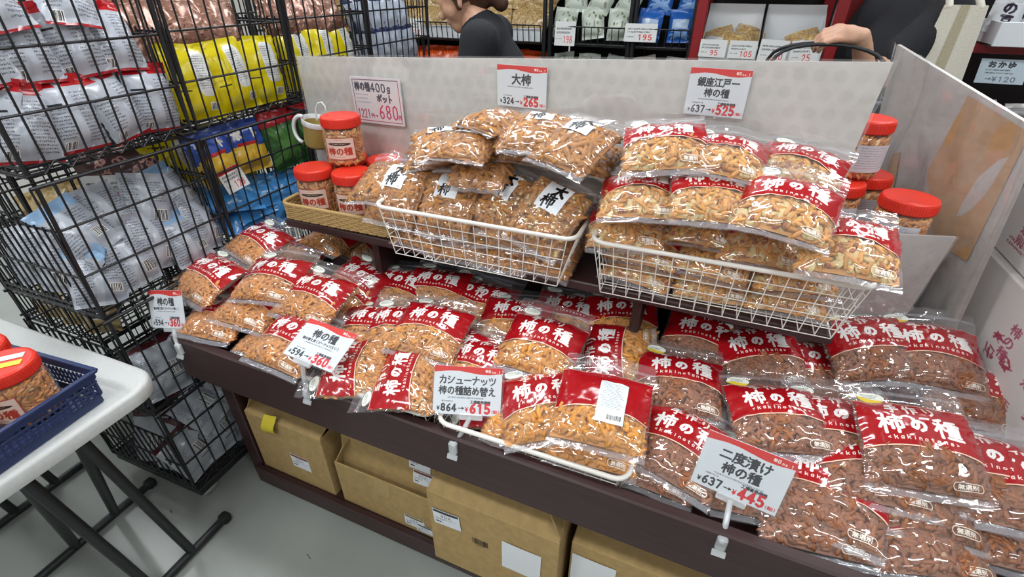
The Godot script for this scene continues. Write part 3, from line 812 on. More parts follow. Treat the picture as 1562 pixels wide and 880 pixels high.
const DARK_HEAP := [
	["dark0", 0.048, 0.752, -0.901, 9.92, 0, 5, "dark cracker bag with red label, leftmost of the loose dark ones"],
	["dark1", 0.208, 0.759, -1.056, 22.32, 0, 20, "dark cracker bag with red label at the back middle under the right wire basket"],
	["dark2", 0.088, 0.749, -1.076, 22.32, 0, -6, "dark cracker bag with slanting red label at the back, shaded by the wire basket"],
	["dark1", 0.051, 0.710, -0.858, 11.25, 0, 9, "dark cracker bag lying below the leftmost dark red-label one"],
	["dark0", 0.238, 0.763, -0.857, 8.68, 0, 15, "dark cracker bag with red label standing behind the 445 price card"],
	["dark2", 0.352, 0.752, -0.868, 17.36, 0, 5, "dark cracker bag wedged between the two most visible dark bags"],
	["dark1", 0.458, 0.799, -0.837, 21.08, 0, 8, "dark cracker bag with yellow sticker, largest in view at the right"],
	["dark0", 0.427, 0.814, -1.106, 23.56, 0, 19, "dark cracker bag with red label at the back below the right basket corner"],
	["dark2", 0.546, 0.819, -1.117, 23.56, 0, 3, "dark cracker bag with red label at the back right against the cartons"],
	["dark1", 0.633, 0.770, -1.074, 17.36, 0, -7, "dark cracker bag sliding down along the printed cartons"],
	["dark0", 0.588, 0.761, -0.850, 15.5, 0, 3, "dark cracker bag half covered by the largest one at the right"],
	["dark2", 0.633, 0.758, -0.840, 15.5, 0, 3, "dark cracker bag cut by the right edge of the view"],
	["dark1", 0.336, 0.710, -0.752, 8.1, 0, -10, "dark cracker bag sliding over the front board right of the 445 card"],
	["dark2", 0.073, 0.713, -0.754, 16.2, 0, -15, "dark cracker bag leaning down against the front board beside the cashew tray"],
	["dark0", 0.225, 0.686, -0.757, 9, 0, 6, "dark cracker bag lying low behind the foot of the 445 card"],
	["dark1", 0.309, 0.688, -0.725, 10.8, 0, 6, "dark cracker bag lying lowest on the front board right of the 445 card"],
	["dark2", 0.397, 0.738, -0.816, 9, 0, 7, "dark cracker bag second layer under the largest one at the right"],
	["dark0", 0.472, 0.717, -0.802, 8.1, 0, 5, "dark cracker bag third layer at the front right heap"],
	["dark1", 0.574, 0.737, -0.854, 8.1, 0, 0, "dark cracker bag in the layers below at the right corner of the heap"],
	["dark2", 0.478, 0.679, -0.749, 7.2, 0, 14, "dark cracker bag lowest one at the bottom right corner"],
	["dark0", 0.606, 0.683, -0.812, 6.3, 0, 4, "dark cracker bag bottom layer at the far right corner of the heap"],
	["dark1", 0.334, 0.740, -1.075, 21.08, 0, 11, "dark cracker bag almost hidden in the shade at the back right middle"],
	["dark2", 0.023, 0.659, -0.752, 4.5, 0, -3, "dark cracker bag flat on the table floor between tray rim and front board"],
	["dark0", 0.147, 0.663, -0.969, 6.3, 0, 7, "dark cracker bag buried in the middle behind the 445 card"],
	["dark1", 0.291, 0.669, -0.923, 7.2, 0, 7, "dark cracker bag buried beneath the one behind the 445 card"],
	["dark2", 0.435, 0.674, -1.073, 7.2, 0, 6, "dark cracker bag buried beneath the right heap"],
	["dark0", 0.621, 0.674, -1.127, 7.2, 0, 6, "dark cracker bag buried at the right back of the heap"],
	["dark1", 0.159, 0.664, -1.165, 7.2, 0, 5, "dark cracker bag buried at the back of the dark heap"],
	["dark0", 0.591, 0.675, -1.248, 8.1, 0, 4, "dark cracker bag buried behind the largest one"],
	["dark2", 0.155, 0.652, -0.821, 6.3, 0, 6, "dark cracker bag buried low behind the 445 card"],
	["dark1", 0.411, 0.651, -0.768, 5.4, 0, 7, "dark cracker bag buried low at the front right"],
]
const MIX_BASKET := [
	["mix0", -0.111, 1.124, -1.020, 18, -8, 15, "mixed nut cracker bag at the left of the middle row in the right basket"],
	["mix1", 0.031, 1.147, -1.005, 16, 8, 0, "mixed nut cracker bag centre of the middle row in the right basket"],
	["mix2", 0.163, 1.158, -0.971, 26, 0, -10, "mixed nut cracker bag most prominent, on the right of the right basket"],
	["mix0", 0.274, 1.101, -0.971, 22, 0, -1, "mixed nut cracker bag over the right end of the right basket rim"],
	["mix1", -0.084, 1.219, -1.071, 22, -10, 19, "mixed nut cracker bag highest on the left of the right basket heap"],
	["mix2", 0.039, 1.203, -1.085, 17, 6, -9, "mixed nut cracker bag at the back centre of the right basket heap"],
	["mix0", 0.185, 1.189, -1.116, 20, 0, -17, "mixed nut cracker bag behind the most prominent one, label seen through film"],
	["mix1", -0.136, 1.041, -1.048, 20, -6, 14, "mixed nut cracker bag just inside the left front corner of the right basket"],
	["mix2", 0.019, 1.040, -1.099, 14, 8, -7, "mixed nut cracker bag low at the front middle of the right basket"],
	["mix0", 0.150, 1.042, -1.075, 20, 0, -1, "mixed nut cracker bag low at the front right of the right basket"],
	["mix1", -0.088, 1.170, -1.122, 12, 0, 4, "mixed nut cracker bag in the second layer at the back left of the right basket"],
	["mix2", 0.186, 1.064, -1.279, 22, 0, -7, "mixed nut cracker bag directly under the most prominent one"],
	["mix0", -0.083, 0.935, -1.075, 14, 0, -10, "mixed nut bag behind the right basket wires, bottom layer, first from the jars"],
	["mix1", 0.070, 0.935, -1.075, 21, 0, 6, "mixed nut bag behind the right basket wires, bottom layer, second from the jars"],
	["mix2", 0.223, 0.935, -1.075, 19, 0, 1, "mixed nut bag behind the right basket wires, bottom layer, third from the jars"],
	["mix0", -0.083, 0.985, -1.085, 17, 0, -4, "mixed nut bag behind the right basket wires, middle layer, first from the jars"],
	["mix1", 0.070, 0.985, -1.085, 15, 0, -9, "mixed nut bag behind the right basket wires, middle layer, second from the jars"],
	["mix2", 0.223, 0.985, -1.085, 22, 0, 7, "mixed nut bag behind the right basket wires, middle layer, third from the jars"],
]
const LARGE_BASKET := [
	["large0", -0.722, 1.041, -1.021, 44, 0, -3, "large crescent cracker bag with white label at the left end of the left basket"],
	["large1", -0.572, 1.036, -1.024, 44, 0, 1, "large crescent cracker bag with white label, second from left in the front row"],
	["nutty0", -0.440, 1.046, -1.053, 46, 0, -15, "large crescent cracker bag with white label and nuts, third in the front row"],
	["nutty1", -0.302, 1.052, -1.005, 46, 0, -19, "large crescent cracker bag with white label and pale nuts, right of the front row"],
	["large1", -0.616, 1.162, -1.087, 8, 0, 30, "large crescent cracker bag second layer on the left, white label on its back"],
	["large2", -0.492, 1.203, -1.147, 0, 0, -21, "large crescent cracker bag lying topmost on the left basket heap"],
	["large0", -0.534, 1.167, -1.073, 6, 0, 1, "large crescent cracker bag under the topmost one, label tipped upward"],
	["large2", -0.426, 1.192, -1.133, 8, 0, 30, "large crescent cracker bag near the top centre, label hidden"],
	["large1", -0.504, 1.110, -1.089, 12, 0, 6, "large crescent cracker bag in the middle of the heap with a shaded label"],
	["large2", -0.425, 1.150, -1.154, 8, 0, 2, "large crescent cracker bag beneath the top centre one"],
	["large0", -0.260, 1.207, -1.046, 20, 0, -18, "large crescent cracker bag with white label at the upper right of the left basket"],
	["large1", -0.356, 1.216, -1.084, 12, 0, 3, "large crescent cracker bag behind the upper right one"],
	["large2", -0.254, 1.151, -1.129, 6, 0, -7, "large crescent cracker bag under the upper right one"],
	["large2", -0.682, 1.105, -1.145, 8, 0, 25, "large crescent cracker bag at the left of the second layer"],
	["large2", -0.786, 1.047, -1.055, 20, 0, 4, "large crescent cracker bag hanging over the left rim of the left basket"],
	["large2", -0.644, 0.935, -1.052, 14, 0, -10, "crescent cracker bag behind the left basket wires, bottom layer, first from the jars"],
	["large0", -0.531, 0.935, -1.052, 21, 0, 6, "crescent cracker bag behind the left basket wires, bottom layer, second from the jars"],
	["large1", -0.419, 0.935, -1.052, 19, 0, 1, "crescent cracker bag behind the left basket wires, bottom layer, third from the jars"],
	["large2", -0.306, 0.935, -1.052, 17, 0, -4, "crescent cracker bag behind the left basket wires, bottom layer, fourth from the jars"],
	["large0", -0.644, 0.985, -1.062, 15, 0, -9, "crescent cracker bag behind the left basket wires, middle layer, first from the jars"],
	["large1", -0.531, 0.985, -1.062, 22, 0, 7, "crescent cracker bag behind the left basket wires, middle layer, second from the jars"],
	["large2", -0.419, 0.985, -1.062, 20, 0, 2, "crescent cracker bag behind the left basket wires, middle layer, third from the jars"],
	["large0", -0.306, 0.985, -1.062, 18, 0, -3, "crescent cracker bag behind the left basket wires, middle layer, fourth from the jars"],
	["large2", -0.625, 1.025, -1.100, 14, 0, -10, "crescent cracker bag inside the left basket heap, bottom layer, first from the jars"],
	["large2", -0.475, 1.025, -1.100, 21, 0, 6, "crescent cracker bag inside the left basket heap, bottom layer, second from the jars"],
	["large1", -0.325, 1.025, -1.100, 19, 0, 1, "crescent cracker bag inside the left basket heap, bottom layer, third from the jars"],
]

# ---------------------------------------------------------------- display table, boxes, panels, wire baskets
const T0 := Vector3(-1.256, 0, -0.638)
var tb := Basis(Vector3.UP, deg_to_rad(-1.45))

func display_table() -> void:
	# local x runs along the front, local z towards the viewer
	var o := thing("display_table", "dark brown wooden display table with raised rear shelf", "table", "", T0, tb)
	var L := 2.4; var D := 0.84
	part(o, "front_board", bx(Vector3(L / 2, 0.607, -0.0125), Vector3(L, 0.136, 0.025), 0.004), M.wood)
	part(o, "end_board", bx(Vector3(0.0125, 0.607, -D / 2 - 0.013), Vector3(0.025, 0.136, D - 0.026), 0.004), M.wood)
	part(o, "end_board", bx(Vector3(L - 0.0125, 0.607, -D / 2 - 0.013), Vector3(0.025, 0.136, D - 0.026), 0.004), M.wood)
	part(o, "back_board", bx(Vector3(L / 2, 0.607, -D), Vector3(L, 0.136, 0.025), 0.004), M.wood)
	part(o, "deck", bx(Vector3(L / 2, 0.60, -D / 2 - 0.006), Vector3(L - 0.052, 0.02, D - 0.04), 0.002), M.wood)
	for x in [0.028, L - 0.028]:
		for z in [-0.105, -D + 0.06]:
			part(o, "leg", bx(Vector3(x, 0.2995, z), Vector3(0.05, 0.56, 0.07), 0.004), M.wood)
			part(o, "foot", bx(Vector3(x, 0.01, z), Vector3(0.044, 0.02, 0.06), 0.003), M.wood)
	part(o, "lower_shelf", bx(Vector3(L / 2, 0.075, -D / 2 - 0.01), Vector3(L - 0.02, 0.02, D - 0.12), 0.003), M.wood)
	part(o, "shelf_rail", bx(Vector3(L / 2, 0.058, -0.0625), Vector3(L - 0.08, 0.07, 0.022), 0.004), M.wood)
	# raised rear shelf
	part(o, "riser_board", bx(Vector3(0.842, 0.886, -0.608), Vector3(1.44, 0.024, 0.484), 0.003), M.wood)
	for x in [0.42, 1.17, 1.545]:
		var dp := 0.2 if x > 1.5 else 0.44
		part(o, "riser_support", bx(Vector3(x, 0.742, -0.83 + dp / 2), Vector3(0.022, 0.264, dp), 0.002), M.wood)
	part(o, "riser_back", bx(Vector3(0.842, 0.742, -0.836), Vector3(1.44, 0.264, 0.012), 0.002), M.wood)

func box_body(o: Node3D, w: float, h: float, d: float, flaps: Array) -> void:
	var t := 0.005
	part(o, "front_panel", bx(Vector3(0, h / 2, d / 2 - t / 2), Vector3(w, h, t), 0.0015), M.cardboard)
	part(o, "back_panel", bx(Vector3(0, h / 2, -d / 2 + t / 2), Vector3(w, h, t), 0.0015), M.cardboard)
	for s in [-1, 1]: part(o, "side_panel", bx(Vector3(s * (w / 2 - t / 2), h / 2, 0), Vector3(t, h, d - 2 * t), 0.0015), M.cardboard)
	part(o, "bottom_panel", bx(Vector3(0, t / 2, 0), Vector3(w - 2 * t, t, d - 2 * t), 0.001), M.cardboard_in)
	for f in flaps:
		var b := Basis(Vector3.RIGHT, deg_to_rad(f[1]))
		if f[0] == "front": part(o, "flap", bx(Vector3(0, h, d / 2 - t / 2) + b * Vector3(0, 0, -f[2] / 2), Vector3(w - 0.004, 0.004, f[2]), 0.001, b), M.cardboard)
		elif f[0] == "back": part(o, "flap", bx(Vector3(0, h, -d / 2 + t / 2) + b * Vector3(0, 0, f[2] / 2), Vector3(w - 0.004, 0.004, f[2]), 0.001, b), M.cardboard)
		else:
			var s := -1.0 if f[0] == "left" else 1.0
			var b2 := Basis(Vector3.BACK, deg_to_rad(f[1]))
			part(o, "flap", bx(Vector3(s * (w / 2 - t / 2), h, 0) + b2 * Vector3(-s * f[2] / 2, 0, 0), Vector3(f[2], 0.004, d - 0.02), 0.001, b2), M.cardboard)

func stick(o: Node3D, called: String, at: Vector3, w: float, h: float, m: Material, turn := Basis.IDENTITY, label := "") -> void:
	# a thin sheet of paper stuck on a face, slightly bowed
	var k := MB.new()
	var f := func(s: float, t: float) -> Vector3: return at + turn * Vector3((s - 0.5) * w, (t - 0.5) * h, 0.0008 + 0.0016 * sin(s * 3.0) * sin(t * 2.5))
	k.patch(f, 5, 5)
	part(o, called, k.mesh(), m, label)

func delivery_label(title: String, seed_: int, top: Color) -> StandardMaterial3D:
	var rg := RandomNumberGenerator.new()
	rg.seed = seed_
	var im := sheet(128, 96, Color(0.87, 0.89, 0.91))
	im.fill_rect(Rect2i(4, 4, 120, 14), top)
	write(im, title, 34, 26, 18, 18, 1.2, Color(0.3, 0.3, 0.34))
	fine(im, 10, 50, 60, 2, 8, Color(0.25, 0.26, 0.3), rg, 5)
	fine(im, 76, 50, 44, 1, 8, Color(0.45, 0.45, 0.5), rg, 4)
	im.fill_rect(Rect2i(10, 72, 26, 8), Color(0.25, 0.25, 0.28))
	return printed(im, 0.6)

func under_boxes() -> void:
	var y := 0.0855
	var lab1 := delivery_label("20入", 3, Color(0.5, 0.25, 0.2))
	var lab2 := delivery_label("30入", 4, Color(0.2, 0.2, 0.22))
	var lab3 := delivery_label("20入", 5, Color(0.42, 0.4, 0.2))
	var front := func(x: float, z: float) -> Vector3: return T0 + tb * Vector3(x, y, z)
	# first box, open with yellow tape
	var o := thing("cardboard_box", "open cardboard box with yellow tape at the left end of the lower shelf", "box", "cardboard boxes under the table", front.call(0.212, -0.258), tb)
	box_body(o, 0.305, 0.262, 0.36, [["front", 24.0, 0.17], ["back", -12.0, 0.17], ["left", 60.0, 0.12]])
	var m := MB.new()
	var f := func(s: float, t: float) -> Vector3: return Vector3(-0.075 + 0.055 * s + 0.012 * t, 0.205 + 0.075 * t + 0.012 * s, 0.187 + 0.012 * sin(t * 4.0))
	m.patch(f, 3, 5)
	part(o, "yellow_tape", m.mesh(), M.yellow_tape, "loose yellow tape end")
	stick(o, "tape", Vector3(0.035, 0.238, 0.18), 0.05, 0.045, M.tape)
	stick(o, "delivery_label", Vector3(0.035, 0.105, 0.18), 0.075, 0.062, lab1)
	# second box, low with its tall back flap standing
	var o2 := thing("cardboard_box", "low cardboard box with tall rear flap standing up", "box", "cardboard boxes under the table", front.call(0.568, -0.228), tb)
	box_body(o2, 0.34, 0.185, 0.30, [["back", -78.0, 0.165], ["left", 62.0, 0.08]])
	var fl := bx(Vector3(0, 0.168, 0.118), Vector3(0.328, 0.325, 0.004), 0.001, Basis(Vector3.RIGHT, deg_to_rad(-9.0)))
	part(o2, "inner_board", fl, M.cardboard)
	stick(o2, "delivery_label", Vector3(0.10, 0.045, 0.15), 0.07, 0.05, lab3)
	stick(o2, "delivery_label", Vector3(0.135, 0.03, 0.151), 0.06, 0.035, lab2)
	stick(o2, "delivery_label", Vector3(0.115, 0.27, 0.106), 0.07, 0.055, lab2, Basis(Vector3.RIGHT, deg_to_rad(-9.0)))
	stick(o2, "delivery_label", Vector3(0.125, 0.215, 0.114), 0.065, 0.05, lab1, Basis(Vector3.RIGHT, deg_to_rad(-9.0)))
	stick(o2, "tape", Vector3(0.0, 0.15, 0.15), 0.055, 0.07, M.tape)
	# third box, biggest in view
	var o3 := thing("cardboard_box", "cardboard box with barcode and blank white sheet, middle of the lower shelf", "box", "cardboard boxes under the table", front.call(0.944, -0.2) + Vector3(0, 0.009, 0), tb)
	box_body(o3, 0.36, 0.305, 0.34, [["front", 16.0, 0.165], ["back", -10.0, 0.165], ["right", -70.0, 0.1]])
	var rg := RandomNumberGenerator.new()
	rg.seed = 9
	var code := sheet(96, 72, Color(0, 0, 0, 0))
	var xx := 4
	while xx < 90:
		var l := rg.randi_range(1, 3)
		code.fill_rect(Rect2i(xx, 4, l, 46), Color(0.2, 0.17, 0.12, 1))
		xx += l + rg.randi_range(1, 3)
	fine(code, 20, 58, 60, 1, 8, Color(0.2, 0.17, 0.12), rg, 6)
	stick(o3, "delivery_label", Vector3(-0.125, 0.215, 0.172), 0.08, 0.062, lab2, Basis(Vector3.BACK, deg_to_rad(4)))
	stick(o3, "printed_barcode", Vector3(-0.03, 0.165, 0.17), 0.05, 0.038, printed(code, 0.7, true))
	stick(o3, "paper_sheet", Vector3(0.085, 0.165, 0.171), 0.105, 0.115, M.paper)
	# fourth box
	var o4 := thing("cardboard_box", "cardboard box with taped corner, rightmost under the table", "box", "cardboard boxes under the table", front.call(1.312, -0.247), tb)
	box_body(o4, 0.34, 0.262, 0.34, [["front", 12.0, 0.165], ["back", -10.0, 0.165]])
	stick(o4, "paper_sheet", Vector3(-0.11, 0.155, 0.171), 0.11, 0.13, M.paper)
	stick(o4, "tape", Vector3(0.05, 0.237, 0.171), 0.06, 0.05, M.tape)

func slab(a: Vector3, b: Vector3, c: Vector3, d: Vector3, thick: float, nx := 14, ny := 10, wave := 0.0, sd := 0.0) -> ArrayMesh:
	# a sheet through four corners (bottom left, bottom right, top right, top left) with thickness and a little waviness
	var n := (b - a).cross(d - a).normalized()
	var m := MB.new()
	var f := func(s: float, t: float) -> Vector3: return a.lerp(b, s).lerp(d.lerp(c, s), t) + n * (wave * noise.get_noise_3d(s * 190.0, t * 130.0, sd))
	var g := func(s: float, t: float) -> Vector3: return f.call(s, t) - n * thick
	m.patch(f, nx, ny)
	m.patch(g, nx, ny, true)
	for e in [[a, b], [b, c], [c, d], [d, a]]:
		m.face([e[0] - n * thick, e[1] - n * thick, e[1], e[0]])
	return m.mesh()

func panels() -> void:
	var o := thing("backing_panel", "long white paper panel in a clear plastic sleeve behind the baskets", "panel")
	var bl := Vector3(-1.235, 0.9, -1.30); var br := Vector3(0.272, 0.9, -1.205); var tr := Vector3(0.297, 1.372, -1.205); var tl := Vector3(-1.235, 1.30, -1.30)
	part(o, "paper", slab(bl, br, tr, tl, 0.006), M.panel_white)
	part(o, "sleeve", slab(bl + Vector3(-0.004, 0, 0.006), br + Vector3(0.006, 0, 0.006), tr + Vector3(0.006, 0.006, 0.006), tl + Vector3(-0.004, 0.006, 0.006), 0.001, 90, 34, 0.011, 3.0), M.sleeve)
	var p := thing("low_panel", "low grey plastic-wrapped sheet in front of the rear jars beside the right basket", "panel")
	part(p, "sheet", slab(Vector3(0.31, 0.80, -1.145), Vector3(0.505, 0.80, -1.20), Vector3(0.533, 1.042, -1.222), Vector3(0.315, 1.042, -1.160), 0.005), M.sheet_grey)
	part(p, "wrap", slab(Vector3(0.31, 0.80, -1.14), Vector3(0.505, 0.80, -1.195), Vector3(0.535, 1.045, -1.217), Vector3(0.315, 1.045, -1.155), 0.001, 24, 18, 0.005, 8.0), M.sleeve)
	var q := thing("side_panel", "tall side sheet wrapped in crinkled plastic with a brown card inside", "panel")
	var a := Vector3(0.47, 0.62, -1.60); var b := Vector3(0.602, 0.62, -1.155); var c := Vector3(0.598, 1.255, -1.27); var d := Vector3(0.388, 1.37, -1.60)
	part(q, "sheet", slab(a, b, c, d, 0.008), M.sheet_grey)
	var w := Vector3(-0.01, 0, -0.004)
	part(q, "wrap", slab(a + w, b + w, c + w + Vector3(0, 0.006, 0), d + w + Vector3(0, 0.006, 0), 0.001, 50, 50, 0.016, 5.0), M.sleeve)
	var k := MB.new()
	var at := func(s: float, t: float) -> Vector3: return a.lerp(b, s).lerp(d.lerp(c, s), t) + Vector3(-0.004, 0, -0.002)
	k.face([at.call(0.70, 0.54), at.call(0.93, 0.56), at.call(0.96, 0.985), at.call(0.58, 0.985), at.call(0.50, 0.72)])
	part(q, "brown_card", k.mesh(), M.brown_paper, "brown card behind the plastic")
	var k2 := MB.new()
	k2.face([at.call(0.13, 0.30), at.call(0.30, 0.28), at.call(0.33, 0.52), at.call(0.27, 0.72), at.call(0.22, 0.70)])
	part(q, "brown_scrap", k2.mesh(), M.brown_paper)
	var st := thing("jar_stand", "plain riser box under the jars behind the low panel", "stand")
	part(st, "body", bx(Vector3(0.405, 0.7895, -1.33), Vector3(0.19, 0.357, 0.24), 0.004), M.sheet_grey)
	cartons()

func cartons() -> void:
	# printed white cartons standing at the right end of the table
	var rg := RandomNumberGenerator.new()
	rg.seed = 31
	var print_ := func(sd: int) -> StandardMaterial3D:
		rg.seed = sd
		var im := sheet(256, 256, hx("cfc9c6"))
		for k in 11:
			var x := rg.randf_range(20, 236); var y := rg.randf_range(20, 200)
			for j in 9: ink(im, Vector2(x + rg.randf_range(-10, 10), y + rg.randf_range(-10, 10)), Vector2(x + rg.randf_range(-10, 10), y + rg.randf_range(-10, 10)), rg.randf_range(0.5, 1.8), Color(0.62, 0.24, 0.32))
		for k in 3: write(im, ["無選別", "柿の種", "手作り"][k], rg.randf_range(10, 160), rg.randf_range(10, 200), 16, 20, 1.0, Color(0.62, 0.3, 0.38), 0.0, 1.1, true)
		fine(im, 20, 226, 200, 2, 10, Color(0.62, 0.25, 0.35), rg, 5)
		return printed(im, 0.55)
	var face := Basis(Vector3.UP, deg_to_rad(-90)) * Basis.IDENTITY
	var spots := [[Vector3(0.875, 0.611, -1.085), 0.36, 0.60, "lower printed white carton at the right end of the table"], [Vector3(0.882, 0.974, -1.095), 0.32, 0.60, "upper printed white carton stacked at the right end"]]
	for i in spots.size():
		var s: Array = spots[i]
		var o := thing("printed_carton", s[3], "carton", "printed white cartons", s[0], Basis(Vector3.UP, deg_to_rad(1.0 - 1.5 * i)))
		part(o, "body", bx(Vector3(0, s[1] / 2, 0), Vector3(0.42, s[1], s[2]), 0.004), M.carton_white)
		stick(o, "red_print", Vector3(-0.2105, s[1] / 2, 0), s[2] - 0.03, s[1] - 0.03, print_.call(40 + i), Basis(Vector3.UP, deg_to_rad(-90)))

# rectangle with rounded corners at height y
func ring(x0: float, x1: float, z0: float, z1: float, y: float, r := 0.03, n := 5) -> Array:
	var a := []
	for k in 4:
		var c: Vector3 = [Vector3(x1 - r, y, z1 - r), Vector3(x0 + r, y, z1 - r), Vector3(x0 + r, y, z0 + r), Vector3(x1 - r, y, z0 + r)][k]
		for i in n + 1:
			var w := PI / 2.0 * (k + float(i) / n)
			a.append(c + Vector3(cos(w), 0, sin(w)) * r)
	return a

func wire_basket(o: Node3D, B: Array, T: Array, y0: float, y1: float, wires_y: Array, step: float, rim := 0.0052, rw := 0.0012) -> void:
	# B and T: x0, x1, z0, z1 of the floor and of the rim
	var m := MB.new()
	m.tube(ring(T[0], T[1], T[2], T[3], y1, 0.03), rim, 8, true)
	part(o, "rim", m.mesh(), M.white_wire)
	for face in 4:
		var g := MB.new()
		var lo: Callable; var hi: Callable
		if face == 0: lo = func(s: float) -> Vector3: return Vector3(lerpf(B[0], B[1], s), y0, B[3])
		elif face == 1: lo = func(s: float) -> Vector3: return Vector3(lerpf(B[0], B[1], s), y0, B[2])
		elif face == 2: lo = func(s: float) -> Vector3: return Vector3(B[0], y0, lerpf(B[2], B[3], s))
		else: lo = func(s: float) -> Vector3: return Vector3(B[1], y0, lerpf(B[2], B[3], s))
		if face == 0: hi = func(s: float) -> Vector3: return Vector3(lerpf(T[0] + 0.018, T[1] - 0.018, s), y1, T[3])
		elif face == 1: hi = func(s: float) -> Vector3: return Vector3(lerpf(T[0] + 0.018, T[1] - 0.018, s), y1, T[2])
		elif face == 2: hi = func(s: float) -> Vector3: return Vector3(T[0], y1, lerpf(T[2] + 0.018, T[3] - 0.018, s))
		else: hi = func(s: float) -> Vector3: return Vector3(T[1], y1, lerpf(T[2] + 0.018, T[3] - 0.018, s))
		var n := int(round((lo.call(1.0) - lo.call(0.0)).length() / step))
		for k in n + 1:
			g.tube([lo.call(float(k) / n), hi.call(float(k) / n)], rw, 5)
		for wy in wires_y:
			var q: float = (wy - y0) / (y1 - y0)
			g.tube([lo.call(0.0).lerp(hi.call(0.0), q), lo.call(1.0).lerp(hi.call(1.0), q)], rw, 5)
		part(o, "side_grid", g.mesh(), M.white_wire, "", "stuff")
	var f := MB.new()
	var nx := int(round((B[1] - B[0]) / step))
	for k in nx + 1:
		var x := lerpf(B[0], B[1], float(k) / nx)
		f.tube([Vector3(x, y0, B[2]), Vector3(x, y0, B[3])], rw, 5)
	var nz := int(round((B[3] - B[2]) / (step * 1.5)))
	for k in nz + 1:
		var z := lerpf(B[2], B[3], float(k) / nz)
		f.tube([Vector3(B[0], y0 - 0.002, z), Vector3(B[1], y0 - 0.002, z)], rw, 5)
	part(o, "floor_grid", f.mesh(), M.white_wire, "", "stuff")

func baskets() -> void:
	var a := thing("wire_basket", "white wire basket full of large crescent crackers on the riser", "basket", "white wire baskets")
	wire_basket(a, [-0.693, -0.257, -1.185, -0.932], [-0.738, -0.222, -1.20, -0.928], 0.9045, 1.028, [0.925, 0.95, 0.975, 1.0], 0.029)
	var b := thing("wire_basket", "white wire basket full of mixed nut crackers, right on the riser", "basket", "white wire baskets")
	wire_basket(b, [-0.159, 0.304, -1.135, -0.946], [-0.19, 0.34, -1.15, -0.942], 0.9045, 1.027, [0.925, 0.95, 0.975, 1.0], 0.029)
	var c := thing("wire_tray", "shallow white wire tray of red-label bags beside the tilted 360 card", "tray", "shallow white wire trays")
	wire_basket(c, [-0.825, -0.455, -0.99, -0.655], [-0.845, -0.440, -1.0, -0.637], 0.6135, 0.692, [0.63, 0.65, 0.67], 0.03, 0.0055)
	var d := thing("wire_tray", "shallow white wire tray of cashew bags behind the 615 card", "tray", "shallow white wire trays")
	wire_basket(d, [-0.405, -0.035, -0.99, -0.65], [-0.428, -0.012, -1.0, -0.632], 0.6135, 0.692, [0.63, 0.65, 0.67], 0.03, 0.0055)

# ---------------------------------------------------------------- jars, wicker tray, price cards, folding table
func make_jar(sd: int, front_label: bool) -> Node3D:
	var rg := RandomNumberGenerator.new()
	rg.seed = 200 + sd
	var o := Node3D.new()
	o.name = "jar_pattern"
	var m := MB.new()
	var prof := [Vector2(0.0, 0.001), Vector2(0.04, 0.001), Vector2(0.05, 0.004), Vector2(0.0555, 0.012), Vector2(0.0565, 0.03), Vector2(0.0565, 0.085), Vector2(0.0545, 0.096), Vector2(0.05, 0.103), Vector2(0.05, 0.112)]
	m.lathe(prof, 36)
	part(o, "bottle", m.mesh(), M.pot)
	var lid := MB.new()
	lid.lathe([Vector2(0.05, 0.107), Vector2(0.0545, 0.107), Vector2(0.055, 0.110), Vector2(0.055, 0.130), Vector2(0.0535, 0.1335), Vector2(0.049, 0.135), Vector2(0.046, 0.1342), Vector2(0.0, 0.1342)], 40)
	for k in 60:
		var w := TAU * k / 60
		lid.box(Vector3(sin(w) * 0.0552, 0.119, cos(w) * 0.0552), Vector3(0.0022, 0.018, 0.0016), 0.0004, Basis(Vector3.UP, w))
	part(o, "lid", lid.mesh(), M.red_lid, "red ribbed screw lid")
	var c := MB.new()
	c.c = tone(hx("d08a45"), 0.0, rg)
	c.lathe([Vector2(0.0, 0.005), Vector2(0.044, 0.006), Vector2(0.045, 0.02), Vector2(0.045, 0.09), Vector2(0.03, 0.099), Vector2(0, 0.1)], 20)
	for k in 520:
		var w := rg.randf() * TAU
		var y := rg.randf_range(0.008, 0.098)
		var n := Vector3(sin(w), 0, cos(w))
		c.c = tone(hx("d08a45") if rg.randf() > 0.07 else hx("e3c28c"), 0.22, rg)
		var t := Vector3(cos(w), 0, -sin(w))
		var a := rg.randf() * TAU
		piece(c, n * (0.0508 - rg.randf() * rg.randf() * 0.006) + Vector3(0, y, 0), t * cos(a) + Vector3.UP * sin(a), n, 0.021 * rg.randf_range(0.8, 1.1), 0.0042, 0.003)
	part(o, "contents", c.mesh(), M.crackers, "", "stuff")
	var lm := MB.new()
	var f := func(s: float, t: float) -> Vector3:
		var w := (s - 0.5) * 1.55
		return Vector3(sin(w) * 0.0572, lerpf(0.022, 0.084, t), cos(w) * 0.0572)
	lm.patch(f, 12, 3)
	part(o, "paper_label", lm.mesh(), M.jar_print if front_label else M.jar_back)
	return o

